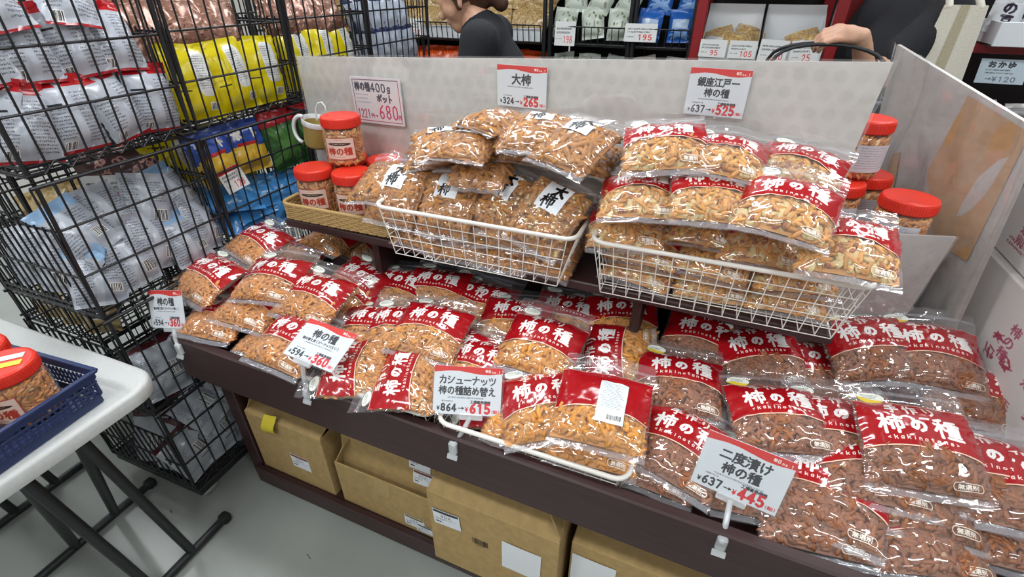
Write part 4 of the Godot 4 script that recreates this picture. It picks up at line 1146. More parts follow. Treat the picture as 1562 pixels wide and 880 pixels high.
func jars() -> void:
	var rg := RandomNumberGenerator.new()
	rg.seed = 21
	var im := sheet(192, 150, hx("e0c3b4"))
	for r in [Rect2i(0, 0, 192, 5), Rect2i(0, 145, 192, 5), Rect2i(0, 0, 5, 150), Rect2i(187, 0, 5, 150)]: im.fill_rect(r, hx("b0503c"))
	for y in range(30, 54):
		for x in range(24, 168):
			var q := Vector2((x - 96) / 72.0, (y - 42) / 11.0)
			if q.length() < 1.0: im.set_pixel(x, y, Color(0.2, 0.14, 0.13))
	fine(im, 50, 39, 92, 1, 6, Color(0.85, 0.75, 0.65), rg, 5)
	write(im, "柿の種", 20, 66, 48, 52, 4.2, hx("b5402e"))
	fine(im, 70, 14, 60, 1, 6, hx("8a4a3a"), rg, 4)
	fine(im, 30, 128, 130, 1, 6, hx("8a4a3a"), rg, 4)
	M.jar_print = printed(im, 0.4)
	var im2 := sheet(160, 130, hx("c3c0c6"))
	fine(im2, 12, 12, 136, 9, 12, Color(0.45, 0.44, 0.5), rg, 3)
	M.jar_back = printed(im2, 0.4)
	var a := make_jar(1, true)
	var b := make_jar(2, true)
	var c := make_jar(3, false)
	var spots := [
		[a, Vector3(-1.053, 0.907, -1.083), 22.0, "red-lidded cracker jar at the left end of the wicker tray"],
		[b, Vector3(-0.926, 0.907, -1.092), 20.0, "red-lidded cracker jar in the front middle of the wicker tray"],
		[a, Vector3(-0.905, 0.907, -1.228), 40.0, "red-lidded cracker jar at the back of the wicker tray"],
		[b, Vector3(-0.808, 0.907, -1.080), 30.0, "red-lidded cracker jar next to the left wire basket"],
		[b, Vector3(-0.985, 1.0425, -1.155), 24.0, "red-lidded cracker jar stacked on top of the others under the 680 card"],
		[a, Vector3(-1.035, 0.907, -1.222), 10.0, "red-lidded cracker jar hidden behind the front row of the wicker tray"],
		[c, Vector3(0.440, 0.9685, -1.268), -20.0, "red-lidded jar showing its grey back label behind the low panel"],
		[c, Vector3(0.312, 0.9685, -1.33), 10.0, "red-lidded jar half behind the white panel edge"],
		[c, Vector3(0.385, 0.9685, -1.42), 10.0, "red-lidded jar at the back behind the low panel"],
		[c, Vector3(0.335, 1.104, -1.38), 30.0, "red-lidded jar stacked on top behind the white panel edge"],
	]
	for s in spots:
		copy(s[0], "cracker_jar", s[3], "jar", "red-lidded jars on the riser", s[1], Basis(Vector3.UP, deg_to_rad(s[2])))
	var jb := [a, c, b]
	var sb := [[Vector3(-1.228, 0.714, -0.318), 20.0, "red-lidded nut jar with yellow sale stickers in the blue basket"], [Vector3(-1.345, 0.714, -0.325), 20.0, "red-lidded jar in the far corner of the blue basket"], [Vector3(-1.238, 0.714, -0.2), 40.0, "red-lidded jar nearest the viewer in the blue basket"]]
	for i in 3:
		var j := copy(jb[i], "cracker_jar", sb[i][2], "jar", "red-lidded jars in the blue basket", sb[i][0], Basis(Vector3.UP, deg_to_rad(sb[i][1])))
		if i == 0:
			for k in 2:
				var q := bx(Vector3(-0.01 + 0.014 * k, 0.1352, -0.012 + 0.022 * k), Vector3(0.075, 0.0008, 0.017), 0.0002, Basis(Vector3.UP, deg_to_rad(28)))
				part(j, "sale_sticker", q, [M.paper, M.yellow_tape][k])
	a.free(); b.free(); c.free()
	# wicker tray
	var o := thing("wicker_tray", "tan woven wicker tray holding the red-lidded jars", "tray", "", Vector3(-0.938, 0.8985, -1.147))
	var X := 0.192; var Z := 0.145
	for row in 7:
		var m := MB.new()
		var base := ring(-X, X, -Z, Z, 0.006 + row * 0.0062, 0.03, 4)
		var pts := []
		for i in base.size():
			var p0: Vector3 = base[i]; var p1: Vector3 = base[(i + 1) % base.size()]
			var n := maxi(1, int((p1 - p0).length() / 0.008))
			for k in n: pts.append(p0.lerp(p1, float(k) / n))
		for i in pts.size():
			var q: Vector3 = pts[i]
			var out := Vector3(q.x, 0, q.z).normalized()
			pts[i] = q + out * 0.0022 * sin(i * PI / 2.0 + row * PI)
		m.tube(pts, 0.0036, 5, true)
		part(o, "woven_strand", m.mesh(), M.wicker)
	var st := MB.new()
	for q in ring(-X, X, -Z, Z, 0.0, 0.03, 4): st.tube([q + Vector3(0, 0.002, 0), q + Vector3(0, 0.046, 0)], 0.003, 5)
	for k in 22:
		for s in [-1, 1]:
			st.tube([Vector3(lerpf(-X + 0.03, X - 0.03, k / 21.0), 0.002, s * Z), Vector3(lerpf(-X + 0.03, X - 0.03, k / 21.0), 0.046, s * Z)], 0.003, 5)
	part(o, "stake", st.mesh(), M.wicker, "", "stuff")
	var rm := MB.new()
	rm.tube(ring(-X, X, -Z, Z, 0.049, 0.03, 5), 0.0055, 7, true)
	part(o, "rim", rm.mesh(), M.wicker)
	part(o, "base", bx(Vector3(0, 0.004, 0), Vector3(2 * X - 0.01, 0.006, 2 * Z - 0.01), 0.002), M.wicker)
	# hanging cloth cup with hook beside the jars
	var h := thing("hanging_cup", "mustard cup with a white strap hanging from a clear hook", "cup", "", Vector3(-1.175, 1.045, -1.245), Basis(Vector3.BACK, deg_to_rad(-14)))
	var cm := MB.new()
	cm.lathe([Vector2(0.0, 0.0), Vector2(0.034, 0.002), Vector2(0.037, 0.01), Vector2(0.043, 0.075), Vector2(0.041, 0.075), Vector2(0.034, 0.008), Vector2(0, 0.006)], 24)
	part(h, "cup_body", cm.mesh(), mat(hx("a58f4e"), 0.5))
	var em := MB.new()
	em.lathe([Vector2(0.0425, 0.072), Vector2(0.046, 0.073), Vector2(0.047, 0.088), Vector2(0.043, 0.089), Vector2(0.041, 0.074)], 24)
	part(h, "cup_rim", em.mesh(), M.card_white)
	var hm := MB.new()
	var loop := []
	for k in 13:
		var w := PI * k / 12.0
		loop.append(Vector3(-0.03 - 0.034 * sin(w), 0.082 + 0.042 * cos(w) - 0.03, 0.03))
	hm.tube(loop, 0.006, 6)
	part(h, "strap", hm.mesh(), M.card_white)
	var ho := MB.new()
	ho.tube([Vector3(0.0, 0.085, 0), Vector3(-0.004, 0.12, 0), Vector3(0.004, 0.14, 0), Vector3(0.018, 0.148, 0), Vector3(0.03, 0.14, 0), Vector3(0.034, 0.126, 0)], 0.0026, 6)
	part(h, "hook", ho.mesh(), M.card_white)

func sign_image(lines: Array, sub: String, old: String, new_: String, title_h := 46.0) -> Image:
	var rg := RandomNumberGenerator.new()
	rg.seed = hash(new_ + sub)
	var im := sheet(296, 210, Color(0.88, 0.905, 0.925))
	for x in 296:
		var d := 26 + int(7.0 * sin(x * 0.024 + 2.6))
		im.fill_rect(Rect2i(x, 0, 1, d), Color(0.86, 0.13, 0.1))
	write(im, "毎日", 222, 9, 12, 13, 1.3, Color(0.97, 0.93, 0.9))
	write(im, "no.1", 250, 13, 9, 11, 1.2, Color(0.97, 0.93, 0.9))
	var y := 40.0
	for l in lines:
		var cw := minf(title_h, 250.0 / l.length() / 1.06)
		write(im, l, 148.0 - cw * 1.06 * l.length() / 2.0, y, cw, title_h, cw * 0.075, INK)
		y += title_h + 7
	if sub:
		var sw := 15.0
		write(im, sub, 148.0 - sw * 1.06 * sub.length() / 2.0, y, sw, 15, 1.25, INK)
		y += 21
	fine(im, 62, int(y) + 1, 176, 1, 8, Color(0.35, 0.37, 0.42), rg, 6)
	write(im, "工場直売価格", 162, 146, 14, 13, 1.15, INK)
	fine(im, 38, 150, 58, 1, 8, Color(0.3, 0.3, 0.34), rg, 6)
	write(im, "¥", 16, 176, 15, 18, 1.6, INK)
	write(im, old, 33, 164, 23, 34, 3.2, INK, 0.0, 1.04)
	write(im, "→", 110, 172, 26, 20, 1.8, INK)
	write(im, "¥", 140, 176, 16, 20, 1.8, PRICE)
	write(im, new_, 160, 158, 30, 44, 4.8, PRICE, 0.0, 1.04)
	write(im, "(税込)", 254, 184, 9, 14, 0.9, PRICE)
	return im

func card(o: Node3D, w: float, h: float, m: Material, sleeve := true) -> void:
	part(o, "board", bx(Vector3(0, 0, -0.0012), Vector3(w, h, 0.0016), 0.0004), M.card_white)
	var k := MB.new()
	k.face([Vector3(-w / 2, -h / 2, 0.0002), Vector3(w / 2, -h / 2, 0.0002), Vector3(w / 2, h / 2, 0.0002), Vector3(-w / 2, h / 2, 0.0002)])
	part(o, "print", k.mesh(), m)
	if sleeve:
		var s := MB.new()
		var f := func(u: float, t: float) -> Vector3: return Vector3((u - 0.5) * (w + 0.008), (t - 0.5) * (h + 0.008), 0.0014 + 0.0012 * noise.get_noise_2d(u * 80.0, t * 60.0))
		s.patch(f, 12, 10)
		part(o, "clear_sleeve", s.mesh(), M.clear)

func clip(o: Node3D, foot: Vector3, at: Vector3) -> void:
	# clear plastic clip holder: jaw on the card edge, ball joint, arm and clamp on the board
	var inv: Basis = o.transform.basis.inverse()
	part(o, "jaw", bx(at + Vector3(0, 0, 0.001), Vector3(0.052, 0.014, 0.009), 0.002), M.clip_plastic)
	var f := inv * (foot - o.position)
	var m := MB.new()
	m.tube([at, at.lerp(f, 0.5) + Vector3(0, 0, 0.004), f], 0.0055, 8)
	part(o, "arm", m.mesh(), M.clip_plastic)
	var c := MB.new()
	c.box(f, Vector3(0.018, 0.034, 0.012), 0.003, inv)
	c.box(f + inv * Vector3(0, -0.022, 0.006), Vector3(0.024, 0.012, 0.004), 0.001, inv * Basis(Vector3.RIGHT, -0.5))
	part(o, "clamp", c.mesh(), M.clip_plastic)

func signs() -> void:
	M.clip_plastic = glassy(Color(0.9, 0.92, 0.93), 0.4, 0.15)
	var o := thing("price_card", "small 360 yen price card clipped at the left table corner", "price card", "price cards", Vector3(-1.275, 0.742, -0.672), pose(70, 20, 0))
	card(o, 0.093, 0.105, printed(sign_image(["柿の種"], "詰め替え用(ピーナッツ無し)", "594", "360"), 0.3))
	clip(o, Vector3(-1.215, 0.655, -0.628), Vector3(0.012, -0.056, 0))
	o = thing("price_card", "360 yen price card lying tilted on the bags by the first tray", "price card", "price cards", Vector3(-0.757, 0.770, -0.680), pose(22, 0, -4))
	card(o, 0.148, 0.105, printed(sign_image(["柿の種"], "詰め替え用(ピーナッツ入り)", "594", "360"), 0.3))
	clip(o, Vector3(-0.773, 0.66, -0.618), Vector3(-0.01, -0.056, 0))
	o = thing("price_card", "615 yen cashew price card standing at the front of the cashew tray", "price card", "price cards", Vector3(-0.377, 0.745, -0.692), pose(58, 20, -2))
	card(o, 0.148, 0.105, printed(sign_image(["カシューナッツ", "柿の種詰め替え"], "", "864", "615", 39.0), 0.3))
	clip(o, Vector3(-0.375, 0.655, -0.608), Vector3(0.01, -0.056, 0))
	o = thing("price_card", "445 yen price card standing at the front of the dark bags", "price card", "price cards", Vector3(0.176, 0.755, -0.68), pose(72, -3, -5))
	card(o, 0.148, 0.112, printed(sign_image(["二度漬け", "柿の種"], "", "637", "445", 42.0), 0.3))
	clip(o, Vector3(0.165, 0.655, -0.598), Vector3(0.0, -0.06, 0))
	# on the white panel
	var pn := Basis(Vector3.UP, deg_to_rad(-3.6))
	o = thing("price_card", "265 yen price card on the white panel above the left basket", "price card", "price cards", Vector3(-0.467, 1.272, -1.241), pn * Basis(Vector3.BACK, deg_to_rad(0)))
	card(o, 0.137, 0.099, printed(sign_image(["大柿"], "", "324", "265", 56.0), 0.3))
	o = thing("price_card", "525 yen price card on the white panel above the right basket", "price card", "price cards", Vector3(-0.002, 1.295, -1.212), pn * Basis(Vector3.BACK, deg_to_rad(0)))
	card(o, 0.124, 0.097, printed(sign_image(["銀座江戸一", "柿の種"], "", "637", "525", 39.0), 0.3))
	# handwritten card
	var rg := RandomNumberGenerator.new()
	rg.seed = 77
	var im := sheet(300, 216, hx("e2dcde"))
	for r in [[Vector2(14, 14), Vector2(286, 10)], [Vector2(286, 10), Vector2(288, 204)], [Vector2(288, 204), Vector2(14, 204)], [Vector2(14, 204), Vector2(14, 14)]]: ink(im, r[0], r[1], 2.0, hx("b8506a"))
	for r in [[Vector2(14, 14), Vector2(286, 10)], [Vector2(14, 90), Vector2(14, 14)]]: ink(im, r[0], r[1], 1.6, hx("4a5160"))
	write(im, "柿の種400g", 24, 22, 30, 42, 3.0, Color(0.16, 0.2, 0.26), 0.02, 1.05)
	write(im, "ポット", 152, 76, 30, 36, 3.4, Color(0.15, 0.22, 0.28))
	fine(im, 24, 78, 100, 3, 18, hx("6f87a0"), rg, 6)
	write(im, "1221", 20, 148, 19, 44, 2.6, hx("b13a58"))
	write(im, "円→", 102, 168, 20, 20, 2.0, hx("b13a58"))
	write(im, "680", 152, 122, 38, 70, 3.6, hx("d0305c"))
	write(im, "円", 268, 166, 18, 22, 2.0, hx("d0305c"))
	o = thing("price_card", "handwritten pink-framed 680 yen card on the white panel above the jars", "price card", "price cards", Vector3(-0.934, 1.197, -1.268), pn * Basis(Vector3.BACK, deg_to_rad(1)))
	card(o, 0.182, 0.131, printed(im, 0.4))

func folding_table() -> void:
	var o := thing("folding_table", "white plastic folding table with black cross legs at the left", "table")
	var x1 := -1.105; var x0 := -2.3; var z0 := -0.512; var z1 := 0.28; var y := 0.7
	var m := MB.new()
	# rounded slab
	var rim := ring(x0, x1, z0, z1, 0.0, 0.07, 8)
	var prof := [[-0.012, -0.045], [0.0, -0.038], [0.0, -0.010], [-0.004, -0.003], [-0.012, 0.0]]
	var c := Vector3((x0 + x1) / 2, 0, (z0 + z1) / 2)
	for j in prof.size():
		for q in rim:
			var d: Vector3 = q - c
			var k := Vector3(d.x * (1.0 + prof[j][0] / absf((x1 - x0) / 2)), 0, d.z * (1.0 + prof[j][0] / absf((z1 - z0) / 2)))
			m.p(c + k + Vector3(0, y + prof[j][1], 0))
	var n := rim.size()
	for j in prof.size() - 1:
		for k in n: m.quad(j * n + k, j * n + n + k, j * n + n + (k + 1) % n, j * n + (k + 1) % n)
	var topc := m.p(c + Vector3(0, y, 0))
	var botc := m.p(c + Vector3(0, y - 0.045, 0))
	for k in n:
		m.tri(topc, (prof.size() - 1) * n + (k + 1) % n, (prof.size() - 1) * n + k)
		m.tri(botc, k, (k + 1) % n)
	part(o, "table_top", m.mesh(), M.table_top)
	for e in 2:
		var xa: float = [-1.217, -1.87][e]
		var xb: float = [-1.565, -2.22][e]
		for x in [xa, xb]:
			var b := MB.new()
			b.tube([Vector3(x, 0.016, -0.53 if x == xa else -0.55), Vector3(x, 0.016, 0.26)], 0.013, 8)
			part(o, "foot_bar", b.mesh(), M.black_steel)
			for z in [-0.54, 0.265]: part(o, "foot_cap", bx(Vector3(x, 0.017, z), Vector3(0.034, 0.034, 0.03), 0.007), M.rubber)
		for z in [[-0.42, -0.335], [-0.30, -0.225]]:
			for x in [xa, xb]:
				var b := MB.new()
				b.tube([Vector3(x, 0.02, z[0]), Vector3(xa + 0.045, 0.645, z[1])], 0.0125, 8)
				part(o, "strut", b.mesh(), M.black_steel)
		part(o, "bracket", bx(Vector3(xa + 0.04, 0.648, -0.26), Vector3(0.05, 0.014, 0.30), 0.003), M.black_steel)
	# blue basket
	var k := thing("blue_basket", "navy blue perforated plastic basket on the white folding table", "basket", "", Vector3(-1.292, 0.7005, -0.270), Basis(Vector3.UP, deg_to_rad(4)))
	var W := 0.165; var D := 0.125; var H := 0.085
	part(k, "base", bx(Vector3(0, 0.005, 0), Vector3(2 * W - 0.03, 0.008, 2 * D - 0.03), 0.002), M.navy)
	for f in 4:
		var w := MB.new()
		var hw := W if f < 2 else D
		var turn := Basis(Vector3.UP, [0.0, PI, PI / 2, -PI / 2][f])
		var off := D if f < 2 else W
		var put := func(q: Vector3, s: Vector3) -> void:
			w.box(turn * (q + Vector3(0, 0, off - 0.006 + q.y * 0.12)), s, 0.0008, turn)
		put.call(Vector3(0, 0.012, 0), Vector3(2 * hw - 0.012, 0.022, 0.003))
		put.call(Vector3(0, 0.074, 0), Vector3(2 * hw, 0.018, 0.003))
		put.call(Vector3(0, 0.084, 0.002), Vector3(2 * hw + 0.012, 0.006, 0.01))
		for r in 3: put.call(Vector3(0, 0.030 + r * 0.0125, 0), Vector3(2 * hw - 0.004, 0.005, 0.003))
		var nn := int(2 * hw / 0.0125)
		for q in nn + 1: put.call(Vector3(lerpf(-hw + 0.005, hw - 0.005, float(q) / nn), 0.044, 0), Vector3(0.005, 0.046, 0.003))
		part(k, "side_wall", w.mesh(), M.navy)

# ---------------------------------------------------------------- black wire carts and their pouches
func pouch_mesh(w: float, h: float, t: float, sd: float) -> ArrayMesh:
	var B := {"w": w, "h": h, "t": t, "fill": h / 2.0 - 0.02, "seed": sd, "droop": 0.004 * sin(sd), "sag": 0.002}
	var m := MB.new()
	var f := func(s: float, q: float) -> Vector3: return bag_at(B, s * 2.0 - 1.0, lerpf(-h / 2, h / 2, q), true, 0.0005, 1.3)
	var g := func(s: float, q: float) -> Vector3: return bag_at(B, s * 2.0 - 1.0, lerpf(-h / 2, h / 2, q), false, 0.0005, 1.3)
	m.patch(f, 14, 18)
	m.patch(g, 10, 12, true)
	return m.mesh()

var pouches := {}
func pouch_kinds() -> void:
	var rg := RandomNumberGenerator.new()
	rg.seed = 55
	var G := Color(0.33, 0.34, 0.38)
	var pm := func(im: Image, rough := 0.22, metal := 0.0) -> StandardMaterial3D:
		var m := printed(im, rough)
		m.metallic = metal
		return m
	var a := sheet(160, 220, hx("b4b9c2"))
	a.fill_rect(Rect2i(0, 0, 160, 34), hx("b3141c"))
	a.fill_rect(Rect2i(72, 0, 18, 220), hx("b9bec8"))
	a.fill_rect(Rect2i(12, 78, 44, 6), Color(0.13, 0.13, 0.16))
	fine(a, 12, 92, 54, 9, 10, G, rg, 5)
	fine(a, 94, 50, 60, 15, 10, G, rg, 5)
	bars(a, 18, 186, 34, 22, rg)
	a.fill_rect(Rect2i(0, 212, 160, 8), hx("a01820"))
	var b := sheet(160, 220, hx("cfbe08"))
	for y in range(20, 150):
		for x in range(84, 144):
			var q := Vector2((x - 114) / 30.0, (y - 85) / 65.0)
			if pow(absf(q.x), 4) + pow(absf(q.y), 4) < 1.0: b.set_pixel(x, y, hx("cfd0cc"))
	fine(b, 92, 34, 44, 14, 7, G, rg, 3)
	b.fill_rect(Rect2i(20, 130, 40, 4), Color(0.2, 0.2, 0.15))
	b.fill_rect(Rect2i(40, 168, 46, 30), hx("c8bd3a"))
	bars(b, 112, 170, 30, 20, rg)
	var c := sheet(160, 220, hx("8d6656"))
	for k in 260: ink(c, Vector2(rg.randf() * 160, rg.randf() * 220), Vector2(rg.randf() * 160, rg.randf() * 220).lerp(Vector2(80, 110), 0.8), 0.1, hx("8d6656"))
	for k in 220:
		var q := Vector2(rg.randf() * 160, rg.randf() * 220)
		ink(c, q, q + Vector2(rg.randf_range(-14, 14), rg.randf_range(-8, 8)), rg.randf_range(0.8, 2.6), hx("8d6656").lerp(hx("e2bfae") if rg.randf() > 0.5 else hx("4a2b25"), rg.randf()))
	var d := sheet(160, 220, hx("aab0ba"))
	d.fill_rect(Rect2i(0, 0, 160, 46), hx("8fb0d2"))
	d.fill_rect(Rect2i(66, 46, 22, 174), hx("bcc2cb"))
	fine(d, 8, 62, 54, 15, 10, G, rg, 5)
	fine(d, 94, 60, 58, 8, 10, G, rg, 5)
	bars(d, 104, 150, 40, 26, rg)
	var dp := sheet(160, 220, hx("aeb3bd"))
	dp.fill_rect(Rect2i(60, 0, 26, 220), hx("bfc4cd"))
	fine(dp, 8, 20, 50, 19, 10, G, rg, 5)
	fine(dp, 92, 34, 60, 8, 10, G, rg, 5)
	bars(dp, 100, 140, 44, 40, rg)
	var e := sheet(160, 220, hx("3f86c4"))
	for k in 7:
		var q := Vector2(rg.randf() * 160, rg.randf() * 220)
		for j in 5: ink(e, q + Vector2(rg.randf_range(-16, 16), rg.randf_range(-12, 12)), q, rg.randf_range(3, 8), hx("8fb6dc"))
	var f := sheet(160, 220, hx("2a4a9c"))
	f.fill_rect(Rect2i(0, 120, 160, 100), hx("c9a53a"))
	for k in 26: ink(f, Vector2(rg.randf() * 160, 100 + rg.randf() * 60), Vector2(rg.randf() * 160, 100 + rg.randf() * 60).lerp(Vector2(80, 120), 0.6), 8.0, hx("d8b040"))
	write(f, "ポテト", 24, 40, 36, 40, 5.0, hx("d8d4cc"))
	f.fill_rect(Rect2i(30, 92, 90, 14), hx("b02a2a"))
	var n := sheet(160, 220, hx("a3acba"))
	n.fill_rect(Rect2i(0, 0, 160, 52), hx("232b4e"))
	n.fill_rect(Rect2i(70, 52, 20, 168), hx("b4bcc8"))
	fine(n, 12, 80, 48, 16, 7, Color(0.55, 0.57, 0.62), rg, 3)
	var g := sheet(160, 220, hx("2f5c2e"))
	g.fill_rect(Rect2i(0, 0, 160, 60), hx("a51e28"))
	for k in 40: ink(g, Vector2(rg.randf() * 160, 60 + rg.randf() * 150), Vector2(rg.randf() * 160, 60 + rg.randf() * 150).lerp(Vector2(80, 140), 0.7), 5.0, hx("4f7c3c"))
	var r := sheet(160, 220, hx("4b3230"))
	for k in 26:
		var q := Vector2(20 + rg.randf() * 120, 20 + rg.randf() * 110)
		for j in 10: ink(r, q + Vector2.from_angle(TAU * j / 10) * 9, q + Vector2.from_angle(TAU * (j + 1) / 10) * 9, 2.4, hx("b98a80"))
	var t := sheet(160, 220, hx("c0a672"))
	for k in 160:
		var q := Vector2(rg.randf() * 160, rg.randf() * 220)
		ink(t, q, q + Vector2(rg.randf_range(-12, 12), rg.randf_range(-12, 12)), rg.randf_range(2, 6), hx("c0a672").lerp(hx("e2cf9c") if rg.randf() > 0.4 else hx("7a5a34"), rg.randf() * 0.8))
	t.fill_rect(Rect2i(44, 60, 70, 90), hx("d9d6cc"))
	write(t, "大豆", 54, 68, 50, 36, 5.0, Color(0.15, 0.13, 0.12), 0.0, 1.06, true)
	var w := sheet(160, 220, hx("a4a9b0"))
	w.fill_rect(Rect2i(0, 0, 160, 22), hx("4a1c22"))
	fine(w, 12, 60, 60, 18, 7, G, rg, 3)
	bars(w, 96, 96, 40, 50, rg)
	w.fill_rect(Rect2i(84, 160, 60, 3), INK)
	var gw := sheet(160, 220, hx("c8d2c4"))
	for k in 16:
		var q := Vector2(rg.randf() * 160, rg.randf() * 220)
		ink(gw, q, q + Vector2(rg.randf_range(-6, 6), rg.randf_range(6, 16)), rg.randf_range(5, 9), hx("6d7a58").lerp(hx("a8a090"), rg.randf()))
	var o := sheet(160, 220, hx("cf4a1e"))
	for k in 30: ink(o, Vector2(rg.randf() * 160, rg.randf() * 220), Vector2(rg.randf() * 160, rg.randf() * 220).lerp(Vector2(80, 110), 0.8), 3.0, hx("e2703a"))
	var bb := sheet(160, 220, hx("2c62b4"))
	bb.fill_rect(Rect2i(26, 70, 108, 62), hx("a9bfd8"))
	for k in 18: ink(bb, Vector2(rg.randf() * 160, 120 + rg.randf() * 90), Vector2(rg.randf() * 160, 120 + rg.randf() * 90).lerp(Vector2(80, 170), 0.7), 6.0, hx("7fa6d8"))
	var sn := sheet(160, 220, hx("d6cfc6"))
	write(sn, "柿の", 30, 30, 48, 60, 5.0, hx("a02a36"))
	for k in 60: ink(sn, Vector2(rg.randf() * 160, 120 + rg.randf() * 100), Vector2(rg.randf() * 160, 120 + rg.randf() * 100).lerp(Vector2(80, 170), 0.7), 4.0, hx("b98a52"))
	var nd := sheet(160, 220, hx("b99a66"))
	for k in 240:
		var q := Vector2(rg.randf() * 160, rg.randf() * 220)
		ink(nd, q, q + Vector2(rg.randf_range(-14, 14), rg.randf_range(-14, 14)), rg.randf_range(1.5, 4), hx("b99a66").lerp(hx("e6d3a0") if rg.randf() > 0.45 else hx("7a5a34"), rg.randf() * 0.8))
	var wp := sheet(160, 220, hx("cfcdca"))
	fine(wp, 30, 40, 100, 4, 20, hx("7a8a9a"), rg, 8)
	var all := {"white_red": [a, 0.11, 0.165], "yellow": [b, 0.15, 0.20], "copper": [c, 0.15, 0.17], "pale_blue": [d, 0.112, 0.16], "pale": [dp, 0.112, 0.16], "blue": [e, 0.17, 0.15], "chips": [f, 0.13, 0.16], "navy_top": [n, 0.12, 0.19], "green": [g, 0.15, 0.2], "ring_print": [r, 0.15, 0.17], "bean": [t, 0.13, 0.17], "plum_top": [w, 0.13, 0.17], "mint": [gw, 0.11, 0.14], "orange": [o, 0.12, 0.14], "royal": [bb, 0.11, 0.14], "snack": [sn, 0.11, 0.14], "wrapped": [wp, 0.10, 0.12], "noodle": [nd, 0.13, 0.15]}
	var i := 0
	for k in all:
		var metal := 0.35 if k == "copper" else 0.0
		var ms := []
		for v in 2:
			i += 1
			ms.append(pouch_mesh(all[k][1], all[k][2], 0.023 + 0.007 * v, float(i) + 100.0))
		pouches[k] = [ms, pm.call(all[k][0], 0.24, metal)]

var pouch_count := 0
func pouch(kind: String, at: Vector3, tilt: float, az: float, roll: float, label: String, group: String) -> void:
	pouch_count += 1
	var o := thing("snack_pouch", label, "snack bag", group, at, pose(tilt, az, roll))
	part(o, "wrapper", pouches[kind][0][pouch_count % 2], pouches[kind][1])

func cart_level(o: Node3D, x0: float, x1: float, z0: float, z1: float, y: float, h: float, open_h: float) -> void:
	# one stacked basket: x1 is the long side facing the table, z1 the end facing the viewer
	var m := MB.new()
	var r := 0.0026
	var tz := 0.012
	var nz := int((z1 - z0) / 0.043)
	for k in nz + 1:
		var z := lerpf(z0, z1, float(k) / nz)
		m.tube([Vector3(x1 - 0.012, y, z), Vector3(x1, y + h, lerpf(z0 - tz, z1 + tz, float(k) / nz))], r, 5)
		m.tube([Vector3(x0, y, z), Vector3(x0, y + h, z)], r, 5)
	var nx := int((x1 - x0) / 0.031)
	for k in nx + 1:
		var x := lerpf(x0, x1 - 0.012, float(k) / nx)
		m.tube([Vector3(x, y, z1), Vector3(x, y + open_h, z1 + tz * open_h / h)], r, 5)
		m.tube([Vector3(x, y, z0), Vector3(x, y + h, z0)], r, 5)
		m.tube([Vector3(x, y, z0), Vector3(x, y, z1)], r, 5)
	for q in [0.12, 0.24]:
		m.tube([Vector3(x1 - 0.008, y + q, z0), Vector3(x1 - 0.008, y + q, z1)], 0.0032, 5)
		m.tube([Vector3(x0, y + q, z0), Vector3(x0, y + q, z1)], 0.0032, 5)
		m.tube([Vector3(x0, y + q, z0), Vector3(x1, y + q, z0)], 0.0032, 5)
		if q <= open_h: m.tube([Vector3(x0, y + q, z1 + 0.004), Vector3(x1 - 0.02, y + q, z1 + 0.004), Vector3(x1 - 0.006, y + q, z1 - 0.006)], 0.0032, 5)
	var b := part(o, "basket", m.mesh(), M.black_wire, "", "stuff")
	var q := MB.new()
	for yy in [0.0, 0.018]:
		q.tube([Vector3(x0, y + yy, z0), Vector3(x1 - 0.01, y + yy, z0), Vector3(x1 - 0.01, y + yy, z1), Vector3(x0, y + yy, z1)], 0.0055 - yy * 0.08, 7, true)
	var zig := []
	for k in 13: zig.append(Vector3(x1 - 0.008, y + 0.009 + 0.011 * (1 if k % 2 else -1), lerpf(z0 + 0.03, z1 - 0.03, k / 12.0)))
	q.tube(zig, 0.0028, 5)
	part(b, "rail", q.mesh(), M.black_wire)
	var e := MB.new()
	e.tube([Vector3(x0, y + h, z0), Vector3(x1, y + h, z0), Vector3(x1, y + h, z1 + tz)], 0.0045, 6)
	e.tube([Vector3(x0, y + h, z0), Vector3(x0, y + h, z1 + tz)], 0.0045, 6)
	for z in [z0, z1]:
		e.tube([Vector3(x1 - 0.012, y, z), Vector3(x1, y + h, z)], 0.005, 6)
		e.tube([Vector3(x0, y, z), Vector3(x0, y + (h if z == z0 else open_h), z)], 0.005, 6)
	part(b, "post", e.mesh(), M.black_wire)

func cart(x0: float, x1: float, z0: float, z1: float, levels: Array, label: String) -> void:
	var o := thing("wire_cart", label, "cart", "black stacked wire carts")
	part(o, "base", bx(Vector3((x0 + x1) / 2, 0.078, (z0 + z1) / 2), Vector3(x1 - x0, 0.03, z1 - z0), 0.004), M.black_base)
	for x in [x0 + 0.05, x1 - 0.05]:
		for z in [z0 + 0.05, z1 - 0.05]:
			var m := MB.new()
			m.tube([Vector3(x - 0.011, 0.0275, z), Vector3(x + 0.011, 0.0275, z)], 0.0275, 16)
			var c := part(o, "caster", m.mesh(), M.caster)
			part(c, "fork", bx(Vector3(x, 0.05, z), Vector3(0.032, 0.03, 0.02), 0.003), M.black_wire)
	for l in levels: cart_level(o, x0, x1, z0, z1, l, 0.345, 0.25)

